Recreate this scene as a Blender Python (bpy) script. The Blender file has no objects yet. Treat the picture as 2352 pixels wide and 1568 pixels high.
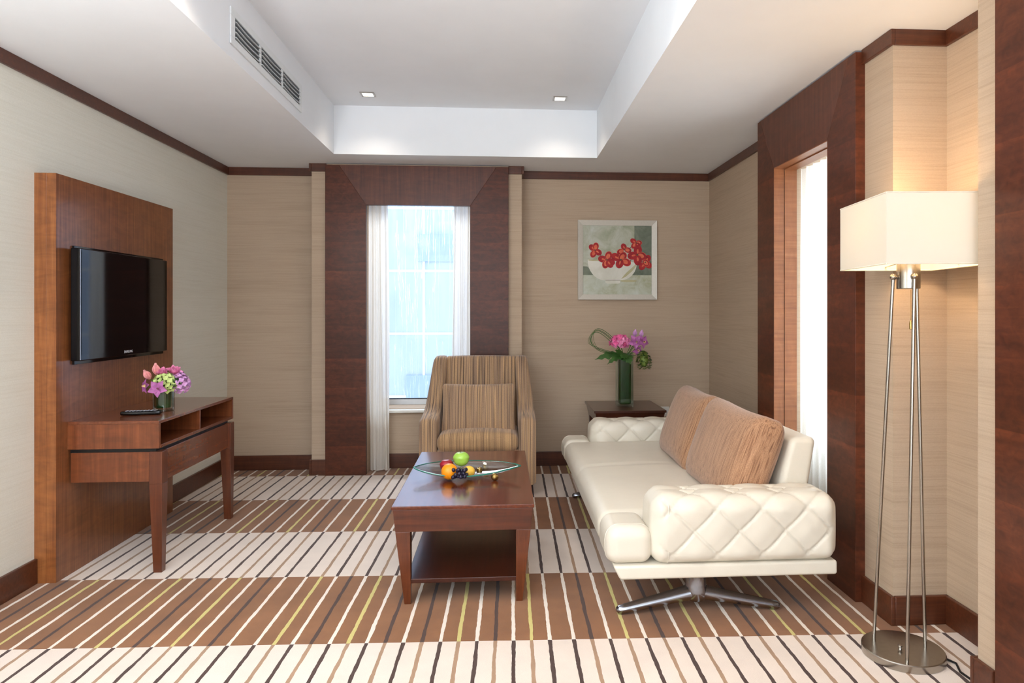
import bpy, bmesh, math, random
from mathutils import Vector, Matrix, Quaternion
random.seed(7)
SC = bpy.context.scene
COL = SC.collection
PI = math.pi

# ------------------------------------------------------------------ camera
CAMH = 1.33
PSI = math.atan(113.0/1600.0)
cd = bpy.data.cameras.new('camera')
cd.sensor_fit = 'HORIZONTAL'; cd.sensor_width = 36.0
cd.lens = 36.0*1600.0/2352.0
cd.shift_x = -87.0/2352.0
cd.shift_y = -72.0/2352.0
cd.clip_start = 0.05; cd.clip_end = 100
cam = bpy.data.objects.new('camera', cd); COL.objects.link(cam)
cam.location = (0, 0, CAMH); cam.rotation_euler = (PI/2, 0, -PSI)
SC.camera = cam

# ------------------------------------------------------------------ view, world, daylight
SC.view_settings.view_transform = 'Standard'
SC.view_settings.look = 'None'
SC.view_settings.gamma = 1.0
SC.view_settings.use_curve_mapping = False
SC.view_settings.exposure = 0.0
w = bpy.data.worlds.new('world'); SC.world = w; w.use_nodes = True
bg = w.node_tree.nodes['Background']
bg.inputs['Color'].default_value = (0.78, 0.89, 1.0, 1); bg.inputs['Strength'].default_value = 2.0

def area(name, loc, rot, sx, sy, power, color):
    l = bpy.data.lights.new(name, 'AREA'); l.shape = 'RECTANGLE'; l.size = sx; l.size_y = sy
    l.energy = power; l.color = color
    o = bpy.data.objects.new(name, l); COL.objects.link(o); o.location = loc; o.rotation_euler = rot
    return o
# daylight standing in the three window openings (the big one is behind the camera)
area('daylight_rear_window', (-0.25, -1.93, 1.60), (PI/2, 0, 0), 3.4, 1.7, 66, (0.90, 0.955, 1.0))
# added unseen light aimed up to brighten the ceiling, lined up with tray shadow
area('added_uplight', (-1.50, .45, 1.60), (PI, 0, 0), .35, .35, 165, (0.88, 0.94, 1.0))
area('daylight_back_window', (-0.67, 7.6, 2.95), (-.98, 0, 0), 1.8, .35, 95, (0.90, 0.95, 1.0))
area('daylight_side_window', (2.12, 3.68, 1.35), (PI/2, 0, PI/2), 0.62, 1.55, 15, (0.93, 0.98, 1.0))
def spot(name, loc, power, color, size=2.1):
    l = bpy.data.lights.new(name, 'SPOT'); l.energy = power; l.color = color
    l.spot_size = size; l.spot_blend = 0.8; l.shadow_soft_size = 0.05
    o = bpy.data.objects.new(name, l); COL.objects.link(o); o.location = loc
    return o
WARM = (1.0, 0.86, 0.70)
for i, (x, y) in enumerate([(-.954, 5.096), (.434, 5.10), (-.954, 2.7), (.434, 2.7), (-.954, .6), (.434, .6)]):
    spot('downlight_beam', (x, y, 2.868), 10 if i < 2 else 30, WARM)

# ------------------------------------------------------------------ materials
def s2l(c):
    def f(v):
        v /= 255.0
        return v/12.92 if v <= .04045 else ((v+.055)/1.055)**2.4
    return tuple(f(v) for v in c) + (1.0,)

class NT:
    def __init__(s, name):
        m = bpy.data.materials.new(name); m.use_nodes = True
        s.m = m; s.t = m.node_tree; s.n = s.t.nodes; s.l = s.t.links
        s.b = s.n.get('Principled BSDF'); s.out = s.n.get('Material Output')
    def node(s, typ, **kw):
        n = s.n.new(typ)
        for k, v in kw.items():
            if k.startswith('_'): setattr(n, k[1:], v)
            else: n.inputs[k.replace('__', ' ')].default_value = v
        return n
    def link(s, a, b): s.l.new(a, b)
    def coords(s, scale, rot=(0, 0, 0)):
        tc = s.node('ShaderNodeTexCoord'); mp = s.node('ShaderNodeMapping')
        mp.inputs['Scale'].default_value = scale; mp.inputs['Rotation'].default_value = rot
        s.link(tc.outputs['Object'], mp.inputs['Vector']); return mp.outputs['Vector']
    def noise(s, vec, scale, detail=4, rough=.6, dist=0.0):
        n = s.node('ShaderNodeTexNoise', Scale=scale, Detail=detail, Roughness=rough, Distortion=dist)
        s.link(vec, n.inputs['Vector']); return n.outputs['Fac']
    def ramp(s, fac, stops, interp='LINEAR'):
        r = s.node('ShaderNodeValToRGB'); r.color_ramp.interpolation = interp
        e = r.color_ramp.elements
        while len(e) < len(stops): e.new(.5)
        for i, (p, c) in enumerate(stops):
            e[i].position = p; e[i].color = c if len(c) == 4 else tuple(c)+(1,)
        s.link(fac, r.inputs['Fac']); return r.outputs['Color']
    def mix(s, fac, a, b, mode='MIX'):
        m = s.node('ShaderNodeMix', _data_type='RGBA', _blend_type=mode)
        for inp, v in ((m.inputs[0], fac), (m.inputs[6], a), (m.inputs[7], b)):
            if hasattr(v, 'links') or hasattr(v, 'is_linked'): s.link(v, inp)
            else: inp.default_value = v
        return m.outputs[2]
    def bump(s, h, strength=.2, dist=.002):
        b = s.node('ShaderNodeBump', Strength=strength, Distance=dist)
        s.link(h, b.inputs['Height']); s.link(b.outputs['Normal'], s.b.inputs['Normal'])
    def set(s, **kw):
        for k, v in kw.items(): s.b.inputs[k.replace('__', ' ')].default_value = v
    def color(s, sock): s.link(sock, s.b.inputs['Base Color'])

def plain(name, rgb, rough=.5, metal=0.0, var=.06, scale=30, **kw):
    t = NT(name); c = s2l(rgb)
    f = t.noise(t.coords((1, 1, 1)), scale, 3)
    lo = tuple(v*(1-var) for v in c[:3])+(1,); hi = tuple(min(1, v*(1+var)) for v in c[:3])+(1,)
    t.color(t.ramp(f, [(.3, lo), (.7, hi)]))
    t.set(Roughness=rough, Metallic=metal, **kw); return t.m

def wood(name, dark, mid, light, grain='Z', fine=70, rough=.35, coat=.3, figure=.35, blocks=0.0):
    """straight-grained veneer: noise stretched along the grain, cross figure and optional leaf joints"""
    t = NT(name)
    a = 2.2; b = fine
    sc = {'X': (a, b, b), 'Y': (b, a, b), 'Z': (b, b, a)}[grain]
    v = t.coords(sc)
    n1 = t.noise(v, 1.0, 5, .65, .3)
    col = t.ramp(n1, [(.25, s2l(dark)), (.52, s2l(mid)), (.8, s2l(light))])
    sc2 = {'X': (9, 3, 3), 'Y': (3, 9, 3), 'Z': (3, 3, 9)}[grain]
    n2 = t.noise(t.coords(sc2), 2.2, 3, .55, 1.2)
    fig = t.ramp(n2, [(.3, (1-figure,)*3), (.7, (1+figure*.35,)*3)])
    col = t.mix(1.0, col, fig, 'MULTIPLY')
    t.color(col)
    t.bump(n1, .05, .001)
    t.set(Roughness=rough); t.b.inputs['Coat Weight'].default_value = coat; t.b.inputs['Coat Roughness'].default_value = .12
    t.b.inputs['Specular IOR Level'].default_value = .45
    return t.m

def veneer(name, dark, mid, light, leaf=.235, rough=.33):
    """mottled veneer laid in horizontal leaves (bands across Z), each leaf a slightly different tone"""
    t = NT(name)
    v = t.coords((3.5, 3.5, 26))
    n1 = t.noise(v, 1.0, 4, .6, .6)
    n2 = t.noise(t.coords((22, 22, 30)), 1.0, 3, .55, 1.0)
    tc = t.node('ShaderNodeTexCoord'); sep = t.node('ShaderNodeSeparateXYZ'); t.link(tc.outputs['Object'], sep.inputs[0])
    dv = t.node('ShaderNodeMath', _operation='DIVIDE'); t.link(sep.outputs['Z'], dv.inputs[0]); dv.inputs[1].default_value = leaf
    fr = t.node('ShaderNodeMath', _operation='FRACT'); t.link(dv.outputs[0], fr.inputs[0])
    fl = t.node('ShaderNodeMath', _operation='FLOOR'); t.link(dv.outputs[0], fl.inputs[0])
    wn = t.node('ShaderNodeTexWhiteNoise', _noise_dimensions='1D'); t.link(fl.outputs[0], wn.inputs['W'])
    col = t.ramp(n1, [(.25, s2l(dark)), (.55, s2l(mid)), (.85, s2l(light))])
    col = t.mix(1.0, col, t.ramp(n2, [(.3, (.70,)*3), (.7, (1.14,)*3)]), 'MULTIPLY')
    col = t.mix(1.0, col, t.ramp(wn.outputs['Value'], [(0, (.82,)*3), (1, (1.12,)*3)]), 'MULTIPLY')
    col = t.mix(1.0, col, t.ramp(fr.outputs[0], [(0, (.92,)*3), (.5, (.94,)*3), (.88, (1.08,)*3), (.97, (1.30, 1.26, 1.2)), (1, (1.25, 1.2, 1.15))]), 'MULTIPLY')
    t.color(col); t.bump(n1, .05, .001)
    t.set(Roughness=.42); t.b.inputs['Coat Weight'].default_value = .08; t.b.inputs['Coat Roughness'].default_value = .15; t.b.inputs['Specular IOR Level'].default_value = .3
    return t.m

def wallpaper(name, base, dark, streak=.55):
    t = NT(name)
    n1 = t.noise(t.coords((2.0, 2.0, 150)), 1.0, 5, .7)
    n2 = t.noise(t.coords((1.1, 1.1, 16)), 1.0, 4, .6)
    n3 = t.noise(t.coords((160, 160, 300)), 1.0, 2, .5)
    col = t.ramp(n1, [(.3, s2l(dark)), (.55, s2l(base))])
    col = t.mix(streak, col, t.ramp(n2, [(.32, (.84, .82, .80)), (.5, (1, 1, 1))]), 'MULTIPLY')
    col = t.mix(.5, col, t.ramp(n3, [(.3, (.9,)*3), (.7, (1.05,)*3)]), 'MULTIPLY')
    t.color(col); t.bump(n1, .08, .001); t.set(Roughness=.75); return t.m

def fabric(name, cols, axis='Z', freq=120, blotch=.2, rough=.9, sc=None):
    """woven cloth with fine streaks running along axis"""
    t = NT(name)
    sc = sc or {'X': (3, freq, freq), 'Y': (freq, 3, freq), 'Z': (freq, freq, 3)}[axis]
    n1 = t.noise(t.coords(sc), 1.0, 2, .5)
    sc2 = {'X': (400, 260, 260), 'Y': (260, 400, 260), 'Z': (260, 260, 400)}[axis]
    n2 = t.noise(t.coords(sc2), 1.0, 2, .5)
    col = t.ramp(n1, cols)
    col = t.mix(.6, col, t.ramp(n2, [(.3, (1-blotch*1.6,)*3), (.7, (1+blotch*.6,)*3)]), 'MULTIPLY')
    t.color(col); t.bump(n2, .3, .0015)
    t.set(Roughness=rough); t.b.inputs['Sheen Weight'].default_value = .25
    return t.m

def carpet(name, rgb, var=.10):
    t = NT(name); c = s2l(rgb)
    n1 = t.noise(t.coords((1, 1, 1)), 5.0, 5, .65)
    n2 = t.noise(t.coords((1, 1, 1)), 420.0, 2, .6)
    lo = tuple(v*(1-var) for v in c[:3])+(1,); hi = tuple(v*(1+var*.5) for v in c[:3])+(1,)
    col = t.ramp(n1, [(.35, lo), (.65, hi)])
    col = t.mix(.6, col, t.ramp(n2, [(.3, (.86,)*3), (.7, (1.08,)*3)]), 'MULTIPLY')
    t.color(col); t.bump(n2, .5, .003)
    t.set(Roughness=.95); t.b.inputs['Sheen Weight'].default_value = .2; t.b.inputs['Specular IOR Level'].default_value = .1
    return t.m

def thin_glass(name, tint=(1, 1, 1), gloss=.06, rough=0.0, streaks=False):
    """pane or thin-walled glass: tinted straight transmission plus a fresnel reflection"""
    t = NT(name)
    tr = t.node('ShaderNodeBsdfTransparent'); tr.inputs[0].default_value = tuple(tint)+(1,)
    gl = t.node('ShaderNodeBsdfGlossy', Roughness=rough)
    lw = t.node('ShaderNodeLayerWeight', Blend=.25)
    mx = t.node('ShaderNodeMixShader')
    mr = t.node('ShaderNodeMath', _operation='MULTIPLY_ADD'); t.link(lw.outputs['Fresnel'], mr.inputs[0]); mr.inputs[1].default_value = .5 if not streaks else .2; mr.inputs[2].default_value = gloss*.4 if not streaks else .004
    t.link(mr.outputs[0], mx.inputs[0]); t.link(tr.outputs[0], mx.inputs[1]); t.link(gl.outputs[0], mx.inputs[2])
    res = mx.outputs[0]
    if streaks:
        # dried water runs and a film of dust on the outside of the pane
        v = t.coords((26, 1, .9))
        n = t.noise(v, 1.0, 3, .55, .35)
        run = t.ramp(n, [(.0, (0, 0, 0)), (.49, (0, 0, 0)), (.5, (.32,)*3), (.51, (0, 0, 0)), (1, (0, 0, 0))])
        film = t.noise(t.coords((14, 1, 3)), 1.0, 4, .6)
        fc = t.ramp(film, [(.3, (.0,)*3), (.8, (.06,)*3)])
        ad = t.mix(1.0, run, fc, 'ADD')
        df = t.node('ShaderNodeBsdfTranslucent'); df.inputs[0].default_value = (.95, .97, 1, 1)
        m2 = t.node('ShaderNodeMixShader'); t.link(ad, m2.inputs[0]); t.link(res, m2.inputs[1]); t.link(df.outputs[0], m2.inputs[2])
        res = m2.outputs[0]
    t.link(res, t.out.inputs['Surface']); return t.m

def sheer(name, rgb, trans=.45, clear=.12):
    t = NT(name)
    n = t.noise(t.coords((700, 700, 700)), 1.0, 1)
    c = s2l(rgb)
    d = t.node('ShaderNodeBsdfDiffuse'); d.inputs[0].default_value = c
    tl = t.node('ShaderNodeBsdfTranslucent'); tl.inputs[0].default_value = c
    tp = t.node('ShaderNodeBsdfTransparent')
    m1 = t.node('ShaderNodeMixShader'); m1.inputs[0].default_value = trans
    t.link(d.outputs[0], m1.inputs[1]); t.link(tl.outputs[0], m1.inputs[2])
    m2 = t.node('ShaderNodeMixShader')
    f = t.ramp(n, [(.4, (clear*.5,)*3), (.6, (clear*1.5,)*3)])
    t.link(f, m2.inputs[0]); t.link(m1.outputs[0], m2.inputs[1]); t.link(tp.outputs[0], m2.inputs[2])
    t.link(m2.outputs[0], t.out.inputs['Surface']); return t.m

def emit(name, rgb, strength):
    t = NT(name); e = t.node('ShaderNodeEmission'); e.inputs[0].default_value = tuple(rgb)+(1,); e.inputs[1].default_value = strength
    t.link(e.outputs[0], t.out.inputs['Surface']); return t.m

def leather(name, rgb):
    t = NT(name); c = s2l(rgb)
    vo = t.node('ShaderNodeTexVoronoi', Scale=260.0); t.link(t.coords((1, 1, 1)), vo.inputs['Vector'])
    n = t.noise(t.coords((1, 1, 1)), 6.0, 4, .6)
    t.color(t.ramp(n, [(.3, tuple(v*.95 for v in c[:3])+(1,)), (.7, c)]))
    wr = t.noise(t.coords((1, 1, 1)), 9.0, 5, .6, .8)
    md = t.node('ShaderNodeMath', _operation='MULTIPLY_ADD'); t.link(vo.outputs['Distance'], md.inputs[0]); md.inputs[1].default_value = .25; t.link(wr, md.inputs[2])
    t.bump(md.outputs[0], .12, .004)
    t.set(Roughness=.38); t.b.inputs['Specular IOR Level'].default_value = .5
    return t.m

def brushed(name, rgb, rough=.28):
    t = NT(name); c = s2l(rgb)
    n = t.noise(t.coords((60, 60, 600)), 1.0, 2)
    t.color(t.ramp(n, [(.3, tuple(v*.9 for v in c[:3])+(1,)), (.7, c)])); t.set(Metallic=1.0, Roughness=rough); return t.m

M = {}
M['plaster'] = plain('ceiling_plaster', (240, 243, 247), .9, var=.015, scale=3)
M['wall_cream'] = wallpaper('cream_wallpaper', (232, 231, 220), (225, 223, 210), .12)
M['wall_tan'] = wallpaper('tan_wallpaper', (190, 168, 145), (178, 156, 132), .42)
M['trim'] = wood('trim_wood', (68, 33, 17), (87, 44, 24), (108, 57, 33), 'X', 60, .4, .2, .2)
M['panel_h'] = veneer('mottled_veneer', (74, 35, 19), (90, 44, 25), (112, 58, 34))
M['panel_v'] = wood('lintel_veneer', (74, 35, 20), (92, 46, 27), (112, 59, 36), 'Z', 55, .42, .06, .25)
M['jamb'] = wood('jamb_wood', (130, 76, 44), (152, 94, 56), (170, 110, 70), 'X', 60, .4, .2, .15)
M['tv_panel'] = wood('panel_veneer', (104, 58, 31), (134, 80, 45), (160, 102, 61), 'Z', 75, .30, .35, .22)
M['tv_panel_edge'] = wood('panel_edge_veneer', (122, 68, 32), (150, 90, 46), (172, 110, 62), 'Z', 40, .4, .2, .25)
M['furn'] = wood('table_wood', (76, 29, 12), (98, 41, 19), (122, 58, 30), 'Y', 55, .22, .6, .18)
M['furn_x'] = wood('apron_wood', (66, 27, 12), (85, 38, 18), (104, 50, 26), 'X', 50, .32, .35, .18)
M['furn_z'] = wood('leg_wood', (78, 36, 17), (99, 49, 25), (118, 62, 34), 'Z', 50, .34, .3, .15)
M['console'] = wood('console_wood', (98, 49, 25), (122, 65, 35), (144, 84, 48), 'Z', 45, .3, .3, .22)
M['console_y'] = wood('console_top_wood', (96, 50, 30), (118, 64, 39), (140, 82, 52), 'Y', 50, .22, .5, .18)
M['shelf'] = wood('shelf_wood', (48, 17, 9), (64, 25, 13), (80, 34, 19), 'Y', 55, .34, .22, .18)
M['darkwood'] = wood('dark_side_table_wood', (52, 22, 12), (70, 32, 18), (88, 44, 26), 'X', 50, .28, .4, .2)
M['black_gloss'] = plain('black_gloss_plastic', (7, 5, 6), .06, var=0)
M['screen'] = plain('screen_glass', (6, 4, 5), .05, var=0)
for k_ in ('black_gloss', 'screen'): M[k_].node_tree.nodes['Principled BSDF'].inputs['Specular IOR Level'].default_value = .35
M['black_matte'] = plain('black_matte_plastic', (16, 14, 14), .5)
M['silver_line'] = plain('silver_bezel_strip', (180, 180, 185), .25, 1.0)
M['logo'] = plain('logo_print', (215, 215, 220), .5)
M['leather'] = leather('ivory_leather', (227, 219, 203))
M['chair'] = fabric('striped_chair_fabric', [(.32, s2l((86, 68, 56))), (.42, s2l((148, 120, 98))), (.50, s2l((164, 134, 108))), (.57, s2l((204, 164, 120))), (.68, s2l((98, 78, 64)))], 'Z', 150, .22, sc=(170, 3, .9))
M['chair_seat'] = fabric('striped_seat_fabric', [(.30, s2l((104, 80, 60))), (.41, s2l((160, 126, 92))), (.50, s2l((178, 142, 104))), (.58, s2l((212, 170, 120))), (.70, s2l((116, 90, 70)))], 'Y', 150, .22, sc=(170, 1.2, 1.2))
M['pillow'] = fabric('amber_cushion_fabric', [(.30, s2l((122, 84, 60))), (.43, s2l((166, 122, 90))), (.55, s2l((186, 142, 108))), (.70, s2l((140, 98, 70)))], 'Z', 130, .32, sc=(230, 110, 5))
M['chrome'] = brushed('polished_aluminium', (168, 174, 186), .22)
M['steel'] = brushed('brushed_steel', (176, 170, 162), .25)
M['brass'] = plain('brass', (196, 164, 96), .3, 1.0)
M['antique_brass'] = plain('antique_brass', (158, 132, 78), .28, 1.0, var=.3, scale=60)
M['white_metal'] = plain('white_painted_metal', (232, 236, 238), .5, var=.02)
M['duct'] = plain('duct_grey', (92, 98, 102), .7)
M['white_plastic'] = plain('white_plastic', (235, 232, 226), .4, var=.02)
M['sheer'] = sheer('sheer_voile', (250, 246, 238), .5, .10)
M['sheer_side'] = sheer('sheer_voile_side', (252, 252, 248), .6, .16)
M['pane'] = thin_glass('window_pane', (.97, .985, 1.0), .05, streaks=True)
M['pane_clear'] = thin_glass('window_pane_side', (.97, .985, 1.0), .05)
M['upvc'] = plain('window_frame_paint', (232, 238, 244), .4, var=.02)
M['gasket'] = plain('window_gasket', (40, 48, 58), .6)
M['sill'] = plain('sill_stone', (236, 236, 228), .3, var=.02)
M['facade'] = plain('facade_cladding', (190, 208, 237), .7, var=.05, scale=1.2)
M['facade_glass'] = plain('facade_window_glass', (164, 188, 228), .3, var=.08, scale=2)
M['facade_joint'] = plain('facade_joint', (250, 252, 255), .7, var=.0)
M['vase_glass'] = thin_glass('clear_vase_glass', (.90, .95, .93), .12)
M['dish_glass'] = thin_glass('dish_glass', (.94, .965, .955), .12)
M['green_edge'] = plain('green_glass_edge', (38, 118, 100), .12, var=.2, scale=20)
M['leaf'] = plain('leaf_green', (54, 92, 36), .45, var=.35, scale=25)
M['leaf_dark'] = plain('dark_leaf_green', (18, 58, 14), .4, var=.4, scale=18)
M['stem'] = plain('stem_green', (74, 110, 46), .5, var=.2)
M['bud_green'] = plain('bud_green', (112, 132, 54), .55, var=.3, scale=60)
M['pink'] = plain('rose_pink', (246, 146, 188), .5, var=.22, scale=40)
M['hot_pink'] = plain('hot_pink', (232, 92, 150), .5, var=.35, scale=45)
M['pale_pink'] = plain('tulip_pink', (236, 160, 160), .5, var=.15, scale=40)
M['lilac'] = plain('lilac', (216, 160, 214), .5, var=.2, scale=50)
M['purple'] = plain('orchid_purple', (176, 98, 160), .5, var=.25, scale=50)
M['cream_petal'] = plain('cream_petal', (240, 214, 150), .5)
M['lime'] = plain('lime_petal', (204, 222, 140), .55, var=.12, scale=40)
M['maroon'] = plain('maroon', (110, 24, 52), .5)
M['orange'] = plain('orange_peel', (250, 150, 14), .42, var=.06, scale=90)
M['apple'] = plain('green_apple_skin', (160, 205, 84), .25, var=.12, scale=14)
M['red_fruit'] = plain('red_fruit_skin', (150, 30, 44), .3, var=.3, scale=40)
M['yellow_fruit'] = plain('yellow_fruit_skin', (238, 190, 74), .4, var=.1, scale=60)
M['grape'] = plain('black_grape_skin', (34, 28, 52), .28, var=.3, scale=80)
M['twig'] = plain('twig', (96, 72, 40), .7)
M['frame_silver'] = plain('champagne_frame', (206, 200, 188), .45, .1, var=.04, scale=80)
M['shade'] = sheer('lamp_shade_linen', (242, 235, 220), .17, .0)
M['bulb'] = emit('lamp_bulb_glow', (1.0, .80, .55), 6.0)
M['lens'] = emit('downlight_glow', (1.0, .93, .82), 9.0)

# ------------------------------------------------------------------ mesh helpers
ORG = {}
class MB:
    def __init__(s): s.v = []; s.f = []; s.mi = []
    def add(s, vs, fs, mi=0):
        o = len(s.v); s.v += [Vector(p) for p in vs]
        for f in fs: s.f.append([i+o for i in f]); s.mi.append(mi)
        return o
    def box(s, x0, x1, y0, y1, z0, z1, mi=0):
        s.hexa([(x0,y0,z0),(x1,y0,z0),(x1,y1,z0),(x0,y1,z0),(x0,y0,z1),(x1,y0,z1),(x1,y1,z1),(x0,y1,z1)], mi); return s
    def hexa(s, p, mi=0):
        s.add(p, [(0,3,2,1),(4,5,6,7),(0,1,5,4),(1,2,6,5),(2,3,7,6),(3,0,4,7)], mi); return s
    def quad(s, a, b, c, d, mi=0): s.add([a,b,c,d], [(0,1,2,3)], mi); return s
    def prism(s, pts, a, b, axis='X', mi=0):
        def P(u, v, t): return {'X': (t,u,v), 'Y': (u,t,v), 'Z': (u,v,t)}[axis]
        n = len(pts)
        vs = [P(u,v,a) for u,v in pts]+[P(u,v,b) for u,v in pts]
        fs = [tuple(range(n))[::-1], tuple(range(n,2*n))]+[(i,(i+1)%n,(i+1)%n+n,i+n) for i in range(n)]
        s.add(vs, fs, mi); return s
    def lathe(s, prof, c=(0,0,0), n=32, mi=0, mat=None):
        vs = []; fs = []; k = len(prof)
        for i in range(n):
            a = 2*PI*i/n
            for r, z in prof:
                p = Vector((r*math.cos(a), r*math.sin(a), z))
                if mat is not None: p = mat @ p
                vs.append(p+Vector(c))
        for i in range(n):
            j = (i+1) % n
            for q in range(k-1): fs.append((i*k+q, j*k+q, j*k+q+1, i*k+q+1))
        s.add(vs, fs, mi); return s
    def tube(s, path, r, n=8, mi=0, cap=True, flat=1.0):
        path = [Vector(p) for p in path]; m = len(path)
        rs = r if isinstance(r, (list, tuple)) else [r]*m
        vs = []; up = None
        for i, p in enumerate(path):
            t = (path[min(i+1,m-1)]-path[max(i-1,0)]).normalized()
            if up is None:
                up = Vector((0,0,1)) if abs(t.z) < .9 else Vector((1,0,0))
            sd = t.cross(up).normalized(); up = sd.cross(t).normalized()
            for k in range(n):
                a = 2*PI*k/n; vs.append(p+sd*(math.cos(a)*rs[i])+up*(math.sin(a)*rs[i]*flat))
        fs = [(i*n+k, i*n+(k+1)%n, (i+1)*n+(k+1)%n, (i+1)*n+k) for i in range(m-1) for k in range(n)]
        if cap: fs += [tuple(range(n))[::-1], tuple(range((m-1)*n, m*n))]
        s.add(vs, fs, mi); return s
    def ball(s, c, r, n=20, mi=0, sc=(1,1,1)):
        prof = [(math.sin(PI*i/(n//2))*r, -math.cos(PI*i/(n//2))*r) for i in range(n//2+1)]
        prof[0] = (1e-5, -r); prof[-1] = (1e-5, r)
        o = len(s.v); s.lathe(prof, (0,0,0), n, mi)
        for i in range(o, len(s.v)):
            v = s.v[i]; s.v[i] = Vector((v.x*sc[0]+c[0], v.y*sc[1]+c[1], v.z*sc[2]+c[2]))
        return s
    def grid(s, fn, nu, nv, mi=0):
        vs = [fn(i/nu, j/nv) for i in range(nu+1) for j in range(nv+1)]
        fs = [(i*(nv+1)+j, (i+1)*(nv+1)+j, (i+1)*(nv+1)+j+1, i*(nv+1)+j+1) for i in range(nu) for j in range(nv)]
        s.add(vs, fs, mi); return s
    def rbox(s, c, h, r, res=.02, fn=None, mi=0):
        """rounded box, centre c, half sizes h; fn(p, n) may move each vertex (box coordinates)"""
        h = Vector(h); c = Vector(c); bm = {}
        vs = []; fs = []
        def vert(p):
            k = (round(p.x, 5), round(p.y, 5), round(p.z, 5))
            if k in bm: return bm[k]
            q = Vector([max(-h[i]+r, min(h[i]-r, p[i])) for i in range(3)])
            d = p-q
            if d.length > 1e-9: n = d.normalized(); P = q+n*r
            else: n = Vector((0,0,1)); P = p.copy()
            if fn: P = fn(P, n)
            vs.append(P+c); bm[k] = len(vs)-1; return bm[k]
        def ticks(H):
            k = max(2, int(round(2*(H-r)/res))); a = [-H+r+2*(H-r)*i/k for i in range(k+1)]
            m = 4
            e = [H-r+r*math.tan(PI/4*i/m) for i in range(1, m+1)]
            return [-x for x in e[::-1]]+a+e
        T = [ticks(h[i]) for i in range(3)]
        for ax in range(3):
            u, v = (ax+1) % 3, (ax+2) % 3
            for sg in (-1, 1):
                for i in range(len(T[u])-1):
                    for j in range(len(T[v])-1):
                        q = []
                        for (a, b) in ((i,j),(i+1,j),(i+1,j+1),(i,j+1)):
                            p = Vector((0,0,0)); p[ax] = sg*h[ax]; p[u] = T[u][a]; p[v] = T[v][b]; q.append(vert(p))
                        if sg < 0: q = q[::-1]
                        fs.append(tuple(q))
        s.add(vs, fs, mi); return s
    def xform(s, m):
        s.v = [m @ p for p in s.v]; return s
    def build(s, name, mat, parent=None, bevel=0.0, smooth=False, local=False, seg=2, sub=0, solid=0.0, angle=40):
        me = bpy.data.meshes.new(name)
        off = Vector((0,0,0))
        if parent is not None and not local: off = ORG.get(parent.name, Vector((0,0,0)))
        me.from_pydata([tuple(p-off) for p in s.v], [], s.f)
        mats = mat if isinstance(mat, (list, tuple)) else [mat]
        for m in mats: me.materials.append(m)
        if len(mats) > 1: me.polygons.foreach_set('material_index', s.mi)
        me.validate(); me.update()
        bm = bmesh.new(); bm.from_mesh(me); bmesh.ops.recalc_face_normals(bm, faces=bm.faces); bm.to_mesh(me); bm.free()
        if smooth:
            me.polygons.foreach_set('use_smooth', [True]*len(me.polygons))
            if angle < 180: me.set_sharp_from_angle(angle=math.radians(angle))
        o = bpy.data.objects.new(name, me); COL.objects.link(o)
        if parent is not None: o.parent = parent; ORG[o.name] = Vector((0,0,0)) if local else off
        if bevel:
            b = o.modifiers.new('bevel', 'BEVEL'); b.width = bevel; b.segments = seg; b.limit_method = 'ANGLE'
        if solid:
            b = o.modifiers.new('solid', 'SOLIDIFY'); b.thickness = solid; b.offset = 0
        if sub:
            b = o.modifiers.new('sub', 'SUBSURF'); b.levels = sub; b.render_levels = sub
        return o

def thing(name, label, cat, loc=(0,0,0), rotz=0.0, group=None):
    o = bpy.data.objects.new(name, None); COL.objects.link(o)
    o.location = loc; o.rotation_euler = (0, 0, rotz); o.empty_display_size = .05
    o['label'] = label; o['category'] = cat
    if group: o['group'] = group
    ORG[o.name] = Vector(loc); return o
def tag(o, label, cat, group=None, kind=None):
    o['label'] = label; o['category'] = cat
    if group: o['group'] = group
    if kind: o['kind'] = kind
    return o
def struct(o, label, cat): return tag(o, label, cat, kind='structure')
def structure_root(name, label, cat, loc=(0,0,0)):
    o = thing(name, label, cat, loc); o['kind'] = 'structure'; return o

# ------------------------------------------------------------------ room shell
XL, XR, YB, YR, H, HT = -2.264, 1.813, 5.957, -2.0, 2.515, 2.885
XP = 1.657                     # face of the piers on the right
# carpet: stripes run away from the camera, bands across; colours change at every band edge
blocks = [(-1.711, 'WYWDWYWDW'), (-1.019, 'WYWDWYWDWDWYWDWYW'), (.251, 'WDWYWDWYW'), (.936, 'WDWYWDWYW'), (1.63, 'WDWYW')]
stripes = []
for k, ch in enumerate('WYWDWYWDW'): stripes.append((-1.815-(8-k)*.0735, ch))
for u0, seq in blocks:
    for k, ch in enumerate(seq): stripes.append((u0+k*.0733, ch))
us = [-2.62]; kinds = []
for u, ch in stripes:
    us += [u-.0075, u+.0075]; kinds += [None, ch]
kinds.append(None); us.append(2.2)
BV = [2.811-.712*(k) for k in range(7, -1, -1)]+[3.522, 4.232, 4.938, 5.662, 6.4]
rows = [YR-.1]
v = YR
while v < 2.1: rows.append(v); v += .3
v = 2.1
while v < 6.3: rows.append(v); v += .012
rows = [r for r in rows if all(abs(r-b) > .006 for b in BV)]+[b for b in BV if b > YR]
rows.sort()
fl = MB(); nc = len(us); jit = [0.0]*nc; idx = {}
pts = []
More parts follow.
